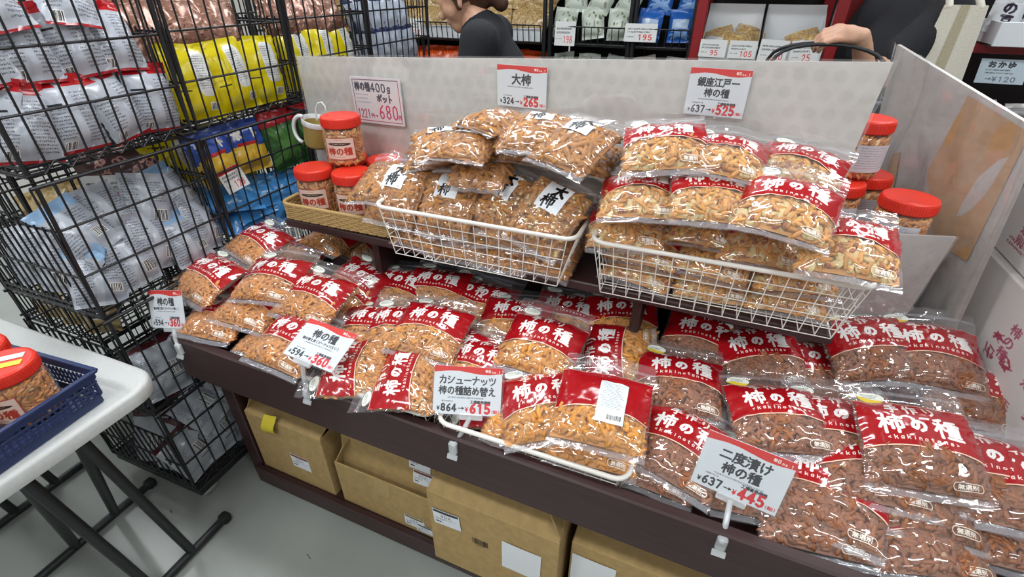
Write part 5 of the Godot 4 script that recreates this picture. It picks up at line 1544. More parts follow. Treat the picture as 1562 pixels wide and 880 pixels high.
func carts() -> void:
	pouch_kinds()
	var X := -1.31
	cart(-1.72, X, -0.945, -0.552, [0.095, 0.427, 0.778, 1.145], "black stacked wire cart nearest the white folding table")
	cart(-1.72, X, -1.355, -0.965, [0.095, 0.427, 0.778, 1.15], "black wire cart holding the yellow pouches")
	cart(-1.72, X, -1.78, -1.375, [0.427, 0.778, 1.155], "third black wire cart along the row")
	cart(-1.72, X, -2.25, -1.80, [0.427, 0.778, 1.16], "black wire cart with navy-topped pouches at the far end")
	cart(-2.25, -1.80, -1.25, -0.72, [0.095, 0.427, 0.778, 1.145], "black wire cart in the second row behind the others")
	var g := "pouches in the black wire carts"
	var W := "red-topped white pouch "
	# first cart, top basket: two rows standing, backs to the wires
	var names_ := ["at the viewer's end", "second along the wires", "third along the wires", "at the far end"]
	for k in 4:
		pouch("white_red", Vector3(-1.365, 1.24, -0.605 - k * 0.098), 74 + (k * 7) % 11, 76 + (k * 11) % 30, -10 + (k * 9) % 21, W + "low row of top basket, " + names_[k], g)
		pouch("white_red", Vector3(-1.40, 1.385, -0.59 - k * 0.095), 64 + (k * 5) % 13, 76 + (k * 13) % 26, 9 - (k * 11) % 19, W + "high row of top basket, " + names_[k], g)
	for k in 3: pouch("white_red", Vector3(-1.46, 1.33, -0.59 - k * 0.12), 70, 80, 6 - 5 * k, W + "rear row of top basket, " + names_[k], g)
	for k in 3: pouch("white_red", Vector3(-1.40 - k * 0.11, 1.25, -0.60), 78, 10 + k * 6, -4 + 4 * k, W + "on the end side of top basket, place %s from the corner" % ["one", "two", "three"][k], g)
	for k in 2: pouch("white_red", Vector3(-1.41, 1.475, -0.66 - k * 0.15), 50, 90, 8 - 20 * k, W + "lying over the heaped top basket " + ["near the viewer", "toward the yellow pouches"][k], g)
	# first cart, second basket
	var P := "pale text-covered pouch "
	for k in 5: pouch("pale_blue" if k % 3 == 0 else "pale", Vector3(-1.375 + 0.012 * (k % 2), 0.865 + 0.012 * (k % 3), -0.605 - k * 0.078), 62 + (k * 7) % 20, 76 + (k * 13) % 28, -16 + (k * 17) % 34, P + "front row of second basket, " + ["at the viewer's end", "second along", "third along", "fourth along", "at the far end"][k], g)
	for k in 4: pouch("pale" if k % 3 else "pale_blue", Vector3(-1.42 - 0.02 * (k % 2), 0.975, -0.63 - k * 0.092), 52 + (k * 9) % 22, 70 + (k * 17) % 34, 22 - (k * 19) % 46, P + "heaped at rear of second basket, " + names_[k], g)
	for k in 3: pouch("pale" if k else "pale_blue", Vector3(-1.40 - k * 0.115, 0.875, -0.60), 68, 2 + 9 * k, -12 + 11 * k, P + "on the end side of second basket, place %s from the corner" % ["one", "two", "three"][k], g)
	for k in 2: pouch("pale", Vector3(-1.50, 0.88, -0.68 - 0.12 * k), 40, 60, 30 - 50 * k, P + "lying deep in second basket, " + ["nearer", "farther"][k], g)
	pouch("ring_print", Vector3(-1.60, 1.02, -0.86), 78, 60, 4, "dark pouch with ring print behind the 195 price card", g)
	pouch("ring_print", Vector3(-1.52, 1.00, -0.90), 74, 70, -4, "dark pouch with ring print beside the yellow pouches", g)
	# third and bottom baskets
	for k in 3: pouch("plum_top", Vector3(-1.375, 0.525, -0.64 - k * 0.10), 66, 88, -8 + 9 * k, "grey pouch with plum band in the third basket, " + names_[k + 1], g)
	for k in 4: pouch("plum_top", Vector3(-1.38, 0.19, -0.61 - k * 0.095), 62, 86, 12 - (k * 11) % 20, "grey pouch with plum band in the bottom basket, " + names_[k], g)
	for k in 2: pouch("plum_top", Vector3(-1.43 - k * 0.12, 0.19, -0.61), 62, 14, -8 + 14 * k, "grey pouch with plum band facing the viewer in the bottom basket, " + ["near the corner", "further from the corner"][k], g)
	for k in 2: pouch("plum_top", Vector3(-1.40, 0.30, -0.70 - k * 0.12), 40, 84, 16 - 24 * k, "grey pouch with plum band on top of the bottom basket heap, " + ["nearer", "farther"][k], g)
	# second cart
	var Y := "yellow pouch "
	for k in 3: pouch("yellow", Vector3(-1.375, 1.255, -1.03 - k * 0.125), 82, 88 - k * 3, [-6, 4, -3][k], Y + ["beside the white red-topped pouches", "in the middle of its basket", "with white panel next to the white paper panel"][k], g)
	pouch("yellow", Vector3(-1.42, 1.31, -1.22), 80, 88, 5, Y + "standing taller behind the middle one", g)
	for k in 3: pouch("copper", Vector3(-1.44, 1.40, -1.0 - k * 0.11), 60, 90, 10 - 12 * k, "crinkled copper-brown pouch above the yellow ones, " + ["nearest", "middle", "farthest"][k], g)
	for k in 4: pouch("blue", Vector3(-1.39, 0.835 + 0.028 * k, -1.05 - 0.05 * (k % 3)), 18 + 6 * k, 88, 8 - 9 * k, "light blue pouch in the pile beside the wicker tray, " + ["lowest", "second lowest", "third up", "topmost"][k], g)
	for k in 2: pouch("blue", Vector3(-1.36, 0.86, -1.20 - 0.07 * k), 60, 90, 10 - 16 * k, "light blue pouch leaning on the wires, " + ["first", "second"][k] + " past the pile", g)
	for k in 2: pouch("chips", Vector3(-1.37, 1.05, -1.02 - 0.125 * k), 78, 84, 6 - 8 * k, "blue and gold chip pouch under the yellow ones, " + ["nearer the viewer", "farther along"][k], g)
	pouch("green", Vector3(-1.37, 1.04, -1.30), 80, 86, 3, "green pouch with red top behind the hanging cup", g)
	pouch("green", Vector3(-1.37, 1.03, -1.43), 80, 86, -4, "green pouch with red top in the third cart", g)
	for k in 3: pouch("yellow", Vector3(-1.50, 1.0, -1.0 - 0.09 * k), 76, 80, 10 - 9 * k, Y + "seen deep through the gap below the top baskets, " + ["nearest", "middle", "farthest"][k], g)
	# third and fourth carts
	for k in 3: pouch("yellow", Vector3(-1.38, 1.275, -1.45 - k * 0.12), 80, 88, [5, -5, 3][k], Y + ["first in the third cart", "second in the third cart", "last before the navy-topped pouches"][k], g)
	for k in 3: pouch("copper", Vector3(-1.42, 1.40, -1.45 - k * 0.12), 66, 88, -8 + 8 * k, "dark foil pouch heaped in the third cart, " + ["nearest", "middle", "farthest"][k], g)
	for k in 4:
		pouch("navy_top", Vector3(-1.375, 1.265, -1.86 - k * 0.10), 82, 88, -4 + 3 * k, "navy-topped pale pouch, low row of far cart, " + names_[k], g)
		pouch("navy_top", Vector3(-1.41, 1.375, -1.86 - k * 0.10), 78, 88, 4 - 3 * k, "navy-topped pale pouch, high row of far cart, " + names_[k], g)
	# second row
	var B := "tan bean pouch with white label in the second row cart, "
	for k in 3:
		pouch("bean", Vector3(-1.87, 0.87, -0.80 - k * 0.13), 74, 70, 6 - 6 * k, B + "middle basket, " + ["near", "centre", "far"][k], g)
		pouch("bean", Vector3(-1.87 - k * 0.12, 0.52, -0.78), 70, 20, 6 - 6 * k, B + "low basket, " + ["first", "second", "third"][k], g)
		pouch("bean", Vector3(-1.88, 1.23, -0.80 - k * 0.13), 76, 70, -5 + 5 * k, B + "high basket, " + ["near", "centre", "far"][k], g)
	var rg := RandomNumberGenerator.new()
	rg.seed = 91
	hang_card(Vector3(-1.52, 1.005, -0.80), pose(76, 50, -6), 0.13, 0.075, "195", "white 195 yen card hanging inside the first cart", rg)
	hang_card(Vector3(-1.325, 0.985, -1.03), pose(78, 80, 10), 0.075, 0.07, "128", "small red-topped price card hung on the cart wires by the chip pouches", rg, true)
	hang_card(Vector3(-1.43, 0.945, -1.02), pose(76, 70, 8), 0.11, 0.06, "", "white card strip below the yellow pouches in the gap", rg)

func hang_card(at: Vector3, turn: Basis, w: float, h: float, price: String, label: String, rg: RandomNumberGenerator, red_top := false) -> void:
	var im := sheet(160, int(160.0 * h / w), Color(0.86, 0.87, 0.86))
	var H := im.get_height()
	if red_top: im.fill_rect(Rect2i(0, 0, 160, int(H * 0.18)), Color(0.75, 0.14, 0.14))
	fine(im, 14, int(H * 0.26), 120, 2, maxi(8, int(H * 0.16)), INK, rg, maxi(3, int(H * 0.09)))
	if price: write(im, price, 66, H * 0.58, 24, H * 0.32, 2.2, PRICE)
	fine(im, 12, int(H * 0.7), 44, 1, 8, Color(0.35, 0.36, 0.4), rg, 5)
	var o := thing("price_card", label, "price card", "small cards on carts and shelves", at, turn)
	card(o, w, h, printed(im, 0.4), false)

# ---------------------------------------------------------------- shelves behind the display
func rack_front(o: Node3D, x0: float, x1: float, y0: float, y1: float, z: float, step: float) -> void:
	var m := MB.new()
	var n := int((x1 - x0) / step)
	for k in n + 1:
		var x := lerpf(x0, x1, float(k) / n)
		m.tube([Vector3(x, y0, z), Vector3(x, y1, z + 0.01)], 0.0024, 5)
	for y in [y0, y1]: m.tube([Vector3(x0, y, z + (0.01 if y == y1 else 0.0)), Vector3(x1, y, z + (0.01 if y == y1 else 0.0))], 0.0034, 5)
	part(o, "wire_front", m.mesh(), M.black_wire, "", "stuff")

func background() -> void:
	var rg := RandomNumberGenerator.new()
	rg.seed = 64
	var z := -2.6
	var g := "pouches on the rear wire shelves"
	var bays := [
		[-2.75, -1.80, "noodle", "plum_top", "rear wire shelf bay behind the far carts"],
		[-1.78, -0.86, "noodle", "orange", "rear wire shelf bay behind the person bending down"],
		[-0.83, -0.44, "mint", "mint", "rear wire shelf bay with mint green pouches"],
		[-0.42, -0.16, "royal", "snack", "rear wire shelf bay with royal blue pouches"],
	]
	for i in bays.size():
		var b: Array = bays[i]
		var o := thing("wire_shelf", b[4], "shelf", "rear wire shelves")
		for x in [b[0], b[1]]:
			for zz in [z, z - 0.42]:
				var m := MB.new()
				m.tube([Vector3(x, 0, zz), Vector3(x, 1.95, zz)], 0.011, 8)
				part(o, "post", m.mesh(), M.black_wire)
		for y in [0.45, 0.82, 1.06, 1.235, 1.55, 1.9]:
			part(o, "shelf_board", bx(Vector3((b[0] + b[1]) / 2, y, z - 0.21), Vector3(b[1] - b[0] - 0.02, 0.012, 0.42), 0.003), M.black_base)
		rack_front(o, b[0] + 0.015, b[1] - 0.015, 1.24, 1.315, z + 0.012, 0.03)
		rack_front(o, b[0] + 0.015, b[1] - 0.015, 1.06, 1.09, z + 0.012, 0.05)
		part(o, "back_sheet", bx(Vector3((b[0] + b[1]) / 2, 0.95, z - 0.44), Vector3(b[1] - b[0], 1.9, 0.01), 0.002), M.black_base)
		var n := maxi(2, int((b[1] - b[0]) / 0.1))
		for k in n:
			var x := lerpf(b[0] + 0.06, b[1] - 0.06, float(k) / (n - 1))
			var where := "%s bay, %s along" % [["far cart", "orange", "mint", "royal blue"][i], ["first", "second", "third", "fourth", "fifth", "sixth", "seventh", "eighth", "ninth", "tenth"][k]]
			pouch(b[2], Vector3(x, 1.325, z - 0.05 - 0.02 * (k % 2)), 70 + rg.randf_range(-8, 8), rg.randf_range(-12, 12), rg.randf_range(-12, 12), "upper shelf pouch in the " + where, g)
			pouch(b[2], Vector3(x + 0.03, 1.43, z - 0.12), 60, rg.randf_range(-16, 16), rg.randf_range(-20, 20), "heaped pouch above the row in the " + where, g)
			pouch(b[3], Vector3(x, 1.13, z - 0.05), 66 + rg.randf_range(-10, 10), rg.randf_range(-14, 14), rg.randf_range(-16, 16), "lower shelf pouch in the " + where, g)
		if i == 1: part(o, "white_liner", bx(Vector3((b[0] + b[1]) / 2, 1.27, z - 0.002), Vector3(b[1] - b[0] - 0.03, 0.06, 0.004), 0.001), M.paper)
	var C := [[Vector3(-0.745, 1.285, z + 0.03), 0.10, 0.105, "198", "white price card on the mint pouch shelf"], [Vector3(-0.385, 1.30, z + 0.03), 0.145, 0.075, "195", "pale blue price card on the royal blue pouch shelf"], [Vector3(-1.60, 1.285, z + 0.03), 0.12, 0.09, "238", "white price card beside the bending person's face"], [Vector3(-1.86, 1.27, z + 0.03), 0.1, 0.08, "178", "white price card on the shelf behind the far cart"]]
	for c in C: hang_card(c[0], pose(82, 4, 0), c[1], c[2], c[3], c[4], rg)
	# red shelving with white display boxes
	var r := thing("red_shelf", "dark red metal shelving with white display boxes", "shelf")
	for x in [-0.135, 0.40, 0.80, 1.62]:
		part(r, "post", bx(Vector3(x, 1.0, z - 0.0), Vector3(0.045, 2.0, 0.045), 0.004), M.red_metal)
		part(r, "post", bx(Vector3(x, 1.0, z - 0.42), Vector3(0.045, 2.0, 0.045), 0.004), M.red_metal)
	for y in [0.5, 0.82, 1.165, 1.55]:
		part(r, "shelf_board", bx(Vector3(0.132, y, z - 0.21), Vector3(0.50, 0.02, 0.44), 0.003), M.red_metal)
		part(r, "shelf_board", bx(Vector3(1.21, y + 0.12, z - 0.21), Vector3(0.80, 0.03, 0.44), 0.003), M.red_metal)
	part(r, "back_sheet", bx(Vector3(0.75, 1.0, z - 0.46), Vector3(1.8, 2.0, 0.01), 0.002), M.black_base)
	var br := MB.new()
	br.box(Vector3(0.46, 1.45, z - 0.1), Vector3(0.05, 0.8, 0.03), 0.004, Basis(Vector3.BACK, deg_to_rad(-22)))
	part(r, "brace", br.mesh(), M.red_metal)
	for i in 2:
		var o := thing("display_box", ["white display box with wrapped sweets on the red shelf", "half-empty white display box on the red shelf"][i], "box", "white display boxes", Vector3(0.005 + i * 0.247, 1.1755, z - 0.08))
		part(o, "floor_panel", bx(Vector3(0, 0.003, 0), Vector3(0.235, 0.006, 0.22), 0.001), M.paper)
		part(o, "front_panel", bx(Vector3(0, 0.045, 0.109), Vector3(0.235, 0.09, 0.004), 0.001), M.paper)
		part(o, "back_panel", bx(Vector3(0, 0.12, -0.109), Vector3(0.235, 0.24, 0.004), 0.001), M.paper)
		for s in [-1, 1]:
			var m := MB.new()
			m.face([Vector3(s * 0.1165, 0, 0.11), Vector3(s * 0.1165, 0.09, 0.11), Vector3(s * 0.1165, 0.24, -0.11), Vector3(s * 0.1165, 0, -0.11)])
			part(o, "side_panel", m.mesh(), M.paper)
		for k in (6 if i == 0 else 2):
			pouch("noodle" if k % 2 else "wrapped", o.position + Vector3((-0.075 + 0.03 * k) if i == 0 else 0.06, 0.085 + 0.01 * (k % 3), 0.02 - 0.04 * (k % 3)), 40, 10 * k - 25, 30 * k, "small clear sweet packet in the %s display box, %s" % [["full", "half-empty"][i], ["first", "second", "third", "fourth", "fifth", "sixth"][k]], "packets in the display boxes")
	for k in 4: hang_card(Vector3(-0.06 + 0.122 * k, 1.25, z + 0.04), pose(84, 3 * (k - 1), [0, 0, -2, 3][k]), 0.112, [0.07, 0.07, 0.085, 0.09][k], ["95", "105", "260", "25"][k], "small price card on the red shelf, " + ["first below the full display box", "second below the full display box", "third with a taller sheet", "fourth by the basket handle"][k], rg)
	# right unit: white tray of printed packets and a pale blue card
	var t := thing("white_tray", "white plastic tray of black-lettered packets on the red shelf", "tray", "", Vector3(1.16, 1.3015, z - 0.02))
	part(t, "floor_panel", bx(Vector3(0, 0.004, 0), Vector3(0.52, 0.006, 0.22), 0.001), M.paper)
	part(t, "front_panel", bx(Vector3(0, 0.04, 0.112), Vector3(0.52, 0.08, 0.006), 0.002), M.paper)
	part(t, "back_panel", bx(Vector3(0, 0.04, -0.112), Vector3(0.52, 0.08, 0.006), 0.002), M.paper)
	for s in [-1, 1]: part(t, "side_panel", bx(Vector3(s * 0.257, 0.04, 0), Vector3(0.006, 0.08, 0.218), 0.002), M.paper)
	var words := ["の豆", "小豆", "大豆", "梅の", "玄"]
	for k in 5:
		var im := sheet(100, 120, hx("cfd3d6"))
		write(im, words[k], 30, 14, 44, 44, 4.2, Color(0.16, 0.12, 0.2), 0.0, 1.05, true)
		pouches["lettered%d" % k] = [[pouch_mesh(0.10, 0.12, 0.016, 300.0 + k), pouch_mesh(0.10, 0.12, 0.016, 310.0 + k)], printed(im, 0.3)]
		pouch("lettered%d" % k, Vector3(0.94 + k * 0.108, 1.395, z - 0.02), 74, -4 + 3 * k, -5 + 4 * (k % 3), "white packet with black brush letters in the tray, %s from the tote bag" % ["first", "second", "third", "fourth", "fifth"][k], "lettered packets in the white tray")
	var ic := sheet(200, 130, hx("b7c6d0"))
	write(ic, "おかゆ", 34, 12, 34, 34, 3.4, INK, 0.0, 1.2)
	fine(ic, 30, 54, 140, 2, 16, INK, rg, 8)
	write(ic, "→¥120", 40, 92, 24, 28, 2.2, Color(0.4, 0.42, 0.5))
	var co := thing("price_card", "pale blue rice porridge price card hanging under the red shelf beam", "price card", "small cards on carts and shelves", Vector3(0.985, 1.215, z + 0.05), pose(76, 0, 0))
	card(co, 0.15, 0.085, printed(ic, 0.4), false)
	for k in 4: pouch("wrapped", Vector3(1.02 + 0.12 * k, 1.04, z - 0.03), 60, -6 * k, 12 - 9 * k, "shiny clear packet on the low red shelf, %s from the porridge card" % ["first", "second", "third", "fourth"][k], g)
	hang_card(Vector3(1.18, 1.10, z + 0.05), pose(70, 0, 2), 0.14, 0.06, "", "pale card lying on the low red shelf", rg)

# ---------------------------------------------------------------- people, as smooth bodies round a skeleton
func blob(m: MB, bones: Array, cell: float, k: float) -> void:
	var lo := Vector3(1e9, 1e9, 1e9); var hi := -lo
	for b in bones:
		var r := maxf(b[2], b[3]) + k + cell * 2.0
		for q in [b[0], b[1]]:
			lo = lo.min(q - Vector3.ONE * r); hi = hi.max(q + Vector3.ONE * r)
	var n := Vector3i(((hi - lo) / cell).ceil()) + Vector3i.ONE
	var F := PackedFloat32Array()
	F.resize(n.x * n.y * n.z)
	F.fill(10.0)
	for b in bones:
		var a: Vector3 = b[0]; var e: Vector3 = b[1]; var ra: float = b[2]; var rb: float = b[3]
		var sq: Vector3 = b[4] if b.size() > 4 else Vector3.ONE
		var r := maxf(ra, rb) * maxf(1.0, maxf(sq.x, maxf(sq.y, sq.z))) + k + cell * 1.5
		var i0 := Vector3i(((a.min(e) - Vector3.ONE * r - lo) / cell).floor()).clamp(Vector3i.ZERO, n - Vector3i.ONE)
		var i1 := Vector3i(((a.max(e) + Vector3.ONE * r - lo) / cell).ceil()).clamp(Vector3i.ZERO, n - Vector3i.ONE)
		var d := e - a
		var l := maxf(d.length_squared(), 1e-9)
		for z in range(i0.z, i1.z + 1):
			for y in range(i0.y, i1.y + 1):
				var o := (z * n.y + y) * n.x
				for x in range(i0.x, i1.x + 1):
					var q := lo + Vector3(x, y, z) * cell - a
					var t := clampf(q.dot(d) / l, 0.0, 1.0)
					var s := ((q - d * t) / sq).length() - lerpf(ra, rb, t)
					var f := F[o + x]
					var h := maxf(k - absf(f - s), 0.0) / k
					F[o + x] = minf(f, s) - h * h * k * 0.25
	var id := PackedInt32Array()
	id.resize(F.size())
	id.fill(-1)
	var sx := 1; var sy := n.x; var sz := n.x * n.y
	for z in n.z - 1:
		for y in n.y - 1:
			for x in n.x - 1:
				var o := z * sz + y * sy + x
				var c := 0
				var sum := Vector3.ZERO
				var v := [F[o], F[o + sx], F[o + sy], F[o + sx + sy], F[o + sz], F[o + sx + sz], F[o + sy + sz], F[o + sx + sy + sz]]
				var neg := 0
				for w in v: neg += 1 if w < 0.0 else 0
				if neg == 0 or neg == 8: continue
				for e in [[0, 1], [2, 3], [4, 5], [6, 7], [0, 2], [1, 3], [4, 6], [5, 7], [0, 4], [1, 5], [2, 6], [3, 7]]:
					var fa: float = v[e[0]]; var fb: float = v[e[1]]
					if (fa < 0.0) != (fb < 0.0):
						var t := fa / (fa - fb)
						var pa := Vector3(e[0] & 1, (e[0] >> 1) & 1, e[0] >> 2); var pb := Vector3(e[1] & 1, (e[1] >> 1) & 1, e[1] >> 2)
						sum += pa.lerp(pb, t); c += 1
				id[o] = m.p(lo + (Vector3(x, y, z) + sum / c) * cell)
	for z in range(1, n.z - 1):
		for y in range(1, n.y - 1):
			for x in range(1, n.x - 1):
				var o := z * sz + y * sy + x
				var a := F[o] < 0.0
				if a != (F[o + sx] < 0.0): flip(m, id[o - sy - sz], id[o - sz], id[o], id[o - sy], a)
				if a != (F[o + sy] < 0.0): flip(m, id[o - sx - sz], id[o - sx], id[o], id[o - sz], a)
				if a != (F[o + sz] < 0.0): flip(m, id[o - sx - sy], id[o - sy], id[o], id[o - sx], a)

func flip(m: MB, a: int, b: int, c: int, d: int, out: bool) -> void:
	if a < 0 or b < 0 or c < 0 or d < 0: return
	if out: m.quad(a, b, c, d)
	else: m.quad(d, c, b, a)

func hand_bones(wrist: Vector3, dir: Vector3, palm_n: Vector3, curl: float) -> Array:
	var d := dir.normalized()
	var side := d.cross(palm_n).normalized()
	var nn := side.cross(d)
	var out := [[wrist, wrist + d * 0.05, 0.025, 0.028, Vector3.ONE]]
	for k in 4:
		var base := wrist + d * 0.075 + side * (k - 1.5) * 0.019
		out.append([wrist + d * 0.03 + side * (k - 1.5) * 0.012, base, 0.014, 0.010])
		var l: float = [0.036, 0.041, 0.038, 0.03][k]
		var p1 := base + (d * cos(curl) + nn * sin(curl)) * l
		var p2 := p1 + (d * cos(curl * 2.0) + nn * sin(curl * 2.0)) * l * 0.75
		var p3 := p2 + (d * cos(curl * 2.8) + nn * sin(curl * 2.8)) * l * 0.55
		out.append([base, p1, 0.0098, 0.0092]); out.append([p1, p2, 0.0092, 0.0085]); out.append([p2, p3, 0.0085, 0.0072])
	var t0 := wrist + d * 0.03 - side * 0.026
	var t1 := t0 + d * 0.03 - side * 0.02 + nn * 0.012
	out.append([wrist + d * 0.015 - side * 0.012, t0, 0.014, 0.012]); out.append([t0, t1, 0.012, 0.0105]); out.append([t1, t1 + d * 0.026 + nn * 0.012, 0.0105, 0.008])
	return out

func head(m: MB, at: Vector3, turn: Basis) -> void:
	# skull, jaw, nose, brow, ears; face looks along the turn's +z
	var g := func(x: float, y: float, z: float) -> Vector3: return at + turn * Vector3(x, y, z)
	blob(m, [
		[g.call(0, 0.035, -0.02), g.call(0, 0.03, 0.015), 0.078, 0.074], [g.call(0, -0.03, 0.03), g.call(0, -0.075, 0.05), 0.058, 0.034],
		[g.call(0, 0.0, 0.085), g.call(0, -0.028, 0.104), 0.009, 0.013], [g.call(-0.035, 0.018, 0.076), g.call(0.035, 0.018, 0.076), 0.014, 0.014],
		[g.call(-0.03, -0.02, 0.062), g.call(-0.034, -0.03, 0.05), 0.024, 0.024], [g.call(0.03, -0.02, 0.062), g.call(0.034, -0.03, 0.05), 0.024, 0.024],
		[g.call(-0.018, -0.055, 0.083), g.call(0.018, -0.055, 0.083), 0.008, 0.008],
		[g.call(-0.078, 0.01, -0.005), g.call(-0.08, -0.025, 0.002), 0.013, 0.009], [g.call(0.078, 0.01, -0.005), g.call(0.08, -0.025, 0.002), 0.013, 0.009],
	], 0.006, 0.02)

func people() -> void:
	var skin := mat(hx("c79a80"), 0.5)
	skin.subsurf_scatter_enabled = true
	skin.subsurf_scatter_strength = 0.12
	var black := speckled(hx("14161d"), 0.2, 0.05, 0.85, 8.0, 41)
	var dark := speckled(hx("22242c"), 0.2, 0.05, 0.85, 8.0, 42)
	var hair := mat(hx("452b20"), 0.45)
	# person one: bending forward behind the panel, facing the carts
	var o := thing("person", "person with tied brown hair in a dark top bending toward the carts", "person", "", Vector3(-0.80, 0, -2.0))
	var t := Basis(Vector3.UP, deg_to_rad(-78))
	var fw := t * Vector3(0, 0, 1)
	var sd := t * Vector3(1, 0, 0)
	var at := func(f: float, y: float, s: float) -> Vector3: return fw * f + Vector3(0, y, 0) + sd * s
	var torso := [
		[at.call(-0.02, 0.86, 0), at.call(0.0, 0.95, 0), 0.13, 0.13], [at.call(0.0, 0.95, 0), at.call(0.06, 1.16, 0), 0.125, 0.13], [at.call(0.06, 1.16, 0), at.call(0.10, 1.29, 0), 0.13, 0.10],
		[at.call(0.09, 1.315, -0.14), at.call(0.09, 1.315, 0.14), 0.058, 0.058], [at.call(0.12, 1.33, 0), at.call(0.13, 1.36, 0), 0.06, 0.05],
	]
	var arms := []
	for s in [-1.0, 1.0]:
		arms.append([at.call(0.09, 1.31, 0.165 * s), at.call(0.16, 1.05, 0.20 * s), 0.052, 0.042])
		arms.append([at.call(0.16, 1.05, 0.20 * s), at.call(0.36, 0.98, 0.16 * s), 0.041, 0.03])
	var legs := []
	for s in [-1.0, 1.0]:
		legs.append([at.call(-0.02, 0.84, 0.085 * s), at.call(0.0, 0.46, 0.09 * s), 0.082, 0.056])
		legs.append([at.call(0.0, 0.46, 0.09 * s), at.call(-0.03, 0.09, 0.09 * s), 0.056, 0.04])
		legs.append([at.call(-0.05, 0.04, 0.09 * s), at.call(0.12, 0.035, 0.10 * s), 0.04, 0.034])
	var m := MB.new()
	var thin := []
	for b in torso + legs: thin.append([b[0], b[1], b[2] - 0.012, b[3] - 0.012])
	blob(m, thin + arms + [[at.call(0.12, 1.33, 0), at.call(0.155, 1.40, 0), 0.048, 0.046]], 0.018, 0.05)
	var hb := Basis(Vector3.UP, deg_to_rad(-78)) * Basis(Vector3.RIGHT, deg_to_rad(22))
	head(m, at.call(0.185, 1.445, 0), hb)
	for s in [-1.0, 1.0]: blob(m, hand_bones(at.call(0.36, 0.98, 0.16 * s), fw + Vector3(0, -0.2, 0), Vector3.DOWN, 0.5), 0.006, 0.008)
	part(o, "body", m.mesh(), skin)
	var c := MB.new()
	var sl := []
	for k in [0, 2]: sl.append([arms[k][0], arms[k][1], 0.066, 0.056])
	blob(c, torso + sl, 0.016, 0.05)
	part(o, "dark_top", c.mesh(), black)
	var tr := MB.new()
	var lg := []
	for b in legs: lg.append([b[0], b[1], b[2] + 0.008, b[3] + 0.012])
	blob(tr, lg, 0.02, 0.03)
	part(o, "trousers", tr.mesh(), dark)
	var hm := MB.new()
	var hc: Vector3 = at.call(0.185, 1.445, 0)
	var hg := func(x: float, y: float, z: float) -> Vector3: return hc + hb * Vector3(x, y, z)
	blob(hm, [[hg.call(0, 0.05, -0.03), hg.call(0, 0.06, 0.012), 0.088, 0.08], [hg.call(0, 0.0, -0.07), hg.call(0, -0.03, -0.06), 0.055, 0.04], [hg.call(0, 0.0, -0.12), hg.call(0, -0.07, -0.13), 0.038, 0.03], [hg.call(-0.07, 0.02, 0.0), hg.call(-0.074, -0.03, 0.01), 0.022, 0.012], [hg.call(0.07, 0.02, 0.0), hg.call(0.074, -0.03, 0.01), 0.022, 0.012]], 0.009, 0.03)
	part(o, "hair", hm.mesh(), hair, "brown hair tied at the back")
	# person two: black T-shirt, bent arm carrying a shopping basket and a tote
	var p := thing("person", "person in a black T-shirt with a shopping basket on the arm", "person", "", Vector3(0.62, 0, -2.43), Basis(Vector3.UP, deg_to_rad(-60)))
	var tor := [
		[Vector3(0, 0.90, 0), Vector3(0, 1.02, 0), 0.14, 0.135], [Vector3(0, 1.02, 0), Vector3(0, 1.26, 0), 0.135, 0.145], [Vector3(0, 1.26, 0), Vector3(0, 1.38, 0), 0.145, 0.11],
		[Vector3(-0.15, 1.40, 0), Vector3(0.15, 1.40, 0), 0.065, 0.065], [Vector3(0, 1.43, 0), Vector3(0, 1.47, 0), 0.06, 0.055]]
	var el := Vector3(0.13, 1.19, 0.235)
	var wr := Vector3(0.18, 1.35, 0.355)
	var am := [[Vector3(0.165, 1.40, 0.03), el, 0.056, 0.045], [el, wr, 0.040, 0.027], [Vector3(-0.165, 1.40, 0), Vector3(-0.22, 1.13, 0), 0.056, 0.043], [Vector3(-0.22, 1.13, 0), Vector3(-0.2, 0.92, 0.1), 0.042, 0.03]]
	var le := []
	for s in [-1.0, 1.0]:
		le.append([Vector3(0.09 * s, 0.88, 0), Vector3(0.095 * s, 0.48, 0.01), 0.088, 0.06])
		le.append([Vector3(0.095 * s, 0.48, 0.01), Vector3(0.095 * s, 0.09, -0.02), 0.06, 0.042])
		le.append([Vector3(0.095 * s, 0.04, -0.04), Vector3(0.11 * s, 0.035, 0.14), 0.04, 0.034])
	var bm := MB.new()
	var th := []
	for b in tor + le: th.append([b[0], b[1], b[2] - 0.012, b[3] - 0.012])
	blob(bm, th + am + [[Vector3(0, 1.44, 0), Vector3(0, 1.55, 0.02), 0.052, 0.05]], 0.018, 0.045)
	head(bm, Vector3(0, 1.615, 0.03), Basis(Vector3.RIGHT, deg_to_rad(8)))
	blob(bm, hand_bones(wr, Vector3(-0.41, 0.1, 0.92), Vector3(-0.5, -0.8, -0.2), 0.6), 0.005, 0.008)
	blob(bm, hand_bones(Vector3(-0.2, 0.92, 0.1), Vector3(0, -0.7, 0.5), Vector3(1, 0, 0), 0.5), 0.007, 0.008)
	part(p, "body", bm.mesh(), skin)
	var sh := MB.new()
	blob(sh, tor + [[Vector3(0.165, 1.40, 0.03), Vector3(0.165, 1.40, 0.03).lerp(el, 0.55), 0.072, 0.07], [Vector3(-0.165, 1.40, 0), Vector3(-0.2, 1.25, 0), 0.072, 0.068]], 0.016, 0.045)
	part(p, "t_shirt", sh.mesh(), black)
	var pt := MB.new()
	var lp := []
	for b in le: lp.append([b[0], b[1], b[2] + 0.01, b[3] + 0.014])
	blob(pt, lp, 0.02, 0.03)
	part(p, "trousers", pt.mesh(), dark)
	var h2 := MB.new()
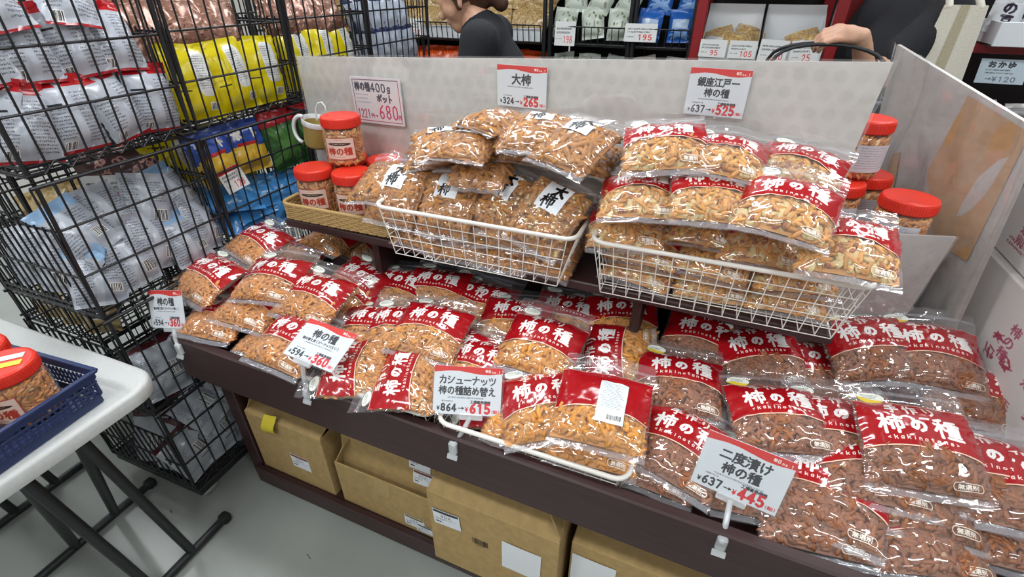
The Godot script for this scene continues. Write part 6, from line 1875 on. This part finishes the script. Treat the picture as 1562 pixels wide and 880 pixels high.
	blob(h2, [[Vector3(0, 1.675, -0.0), Vector3(0, 1.68, 0.03), 0.088, 0.082], [Vector3(0, 1.62, -0.05), Vector3(0, 1.56, -0.05), 0.06, 0.05]], 0.012, 0.03)
	part(p, "hair", h2.mesh(), hair)
	# shopping basket hanging from the forearm by two wire handles
	var k := thing("shopping_basket", "grey shopping basket hanging by two dark handles from a bent arm", "basket", "", Vector3(0.315, 0.99, -2.09))
	var bk := MB.new()
	for y in [0.0, 0.06, 0.12, 0.18]: bk.tube(ring(-0.16 - y * 0.2, 0.16 + y * 0.2, -0.1 - y * 0.15, 0.1 + y * 0.15, y, 0.03, 3), 0.008, 6, true)
	for q in 14:
		for s in [-1, 1]:
			bk.tube([Vector3(lerpf(-0.14, 0.14, q / 13.0), 0, s * 0.1), Vector3(lerpf(-0.17, 0.17, q / 13.0), 0.18, s * 0.127)], 0.005, 5)
	part(k, "cage", bk.mesh(), mat(hx("5c6068"), 0.5))
	for s in [-1, 1]:
		var hh := MB.new()
		var pts := []
		for q in 15:
			var w := PI * q / 14.0
			pts.append(Vector3(-0.175 * cos(w), 0.18 + 0.155 * pow(sin(w), 0.35), s * 0.09 * (1.0 - sin(w) * 0.75)))
		hh.tube(pts, 0.006, 7)
		part(k, "handle", hh.mesh(), M.black_steel)
	# tote bag
	var tt := thing("tote_bag", "cream tote bag with a beige stripe hanging from the shoulder", "bag", "", Vector3(0.675, 1.12, -2.19), Basis(Vector3.UP, deg_to_rad(-12)))
	var cream := speckled(hx("c9c4b6"), 0.06, 0.05, 0.85, 10.0, 44)
	var tm := MB.new()
	var fa := func(s: float, q: float) -> Vector3: return Vector3((s - 0.5) * (0.16 - 0.05 * q), q * 0.32, 0.028 * sin(PI * s) * (1.0 - q * 0.6) + 0.01)
	var fb := func(s: float, q: float) -> Vector3: return Vector3((s - 0.5) * (0.16 - 0.05 * q), q * 0.32, -0.028 * sin(PI * s) * (1.0 - q * 0.6) - 0.01)
	tm.patch(fa, 12, 10); tm.patch(fb, 12, 10, true)
	part(tt, "canvas", tm.mesh(), cream)
	var sm := MB.new()
	var fs := func(s: float, q: float) -> Vector3: return fa.call(0.38 + 0.2 * s, q) + Vector3(0, 0, 0.002)
	sm.patch(fs, 4, 10)
	part(tt, "stripe", sm.mesh(), speckled(hx("a69d84"), 0.08, 0.05, 0.85, 10.0, 45), "beige stripe")
	var st := MB.new()
	st.tube([Vector3(-0.04, 0.31, 0.01), Vector3(-0.06, 0.38, -0.05), Vector3(-0.05, 0.365, -0.13)], 0.011, 6)
	st.tube([Vector3(0.04, 0.31, 0.01), Vector3(0.0, 0.39, -0.05), Vector3(-0.03, 0.37, -0.13)], 0.011, 6)
	part(tt, "strap", st.mesh(), cream)
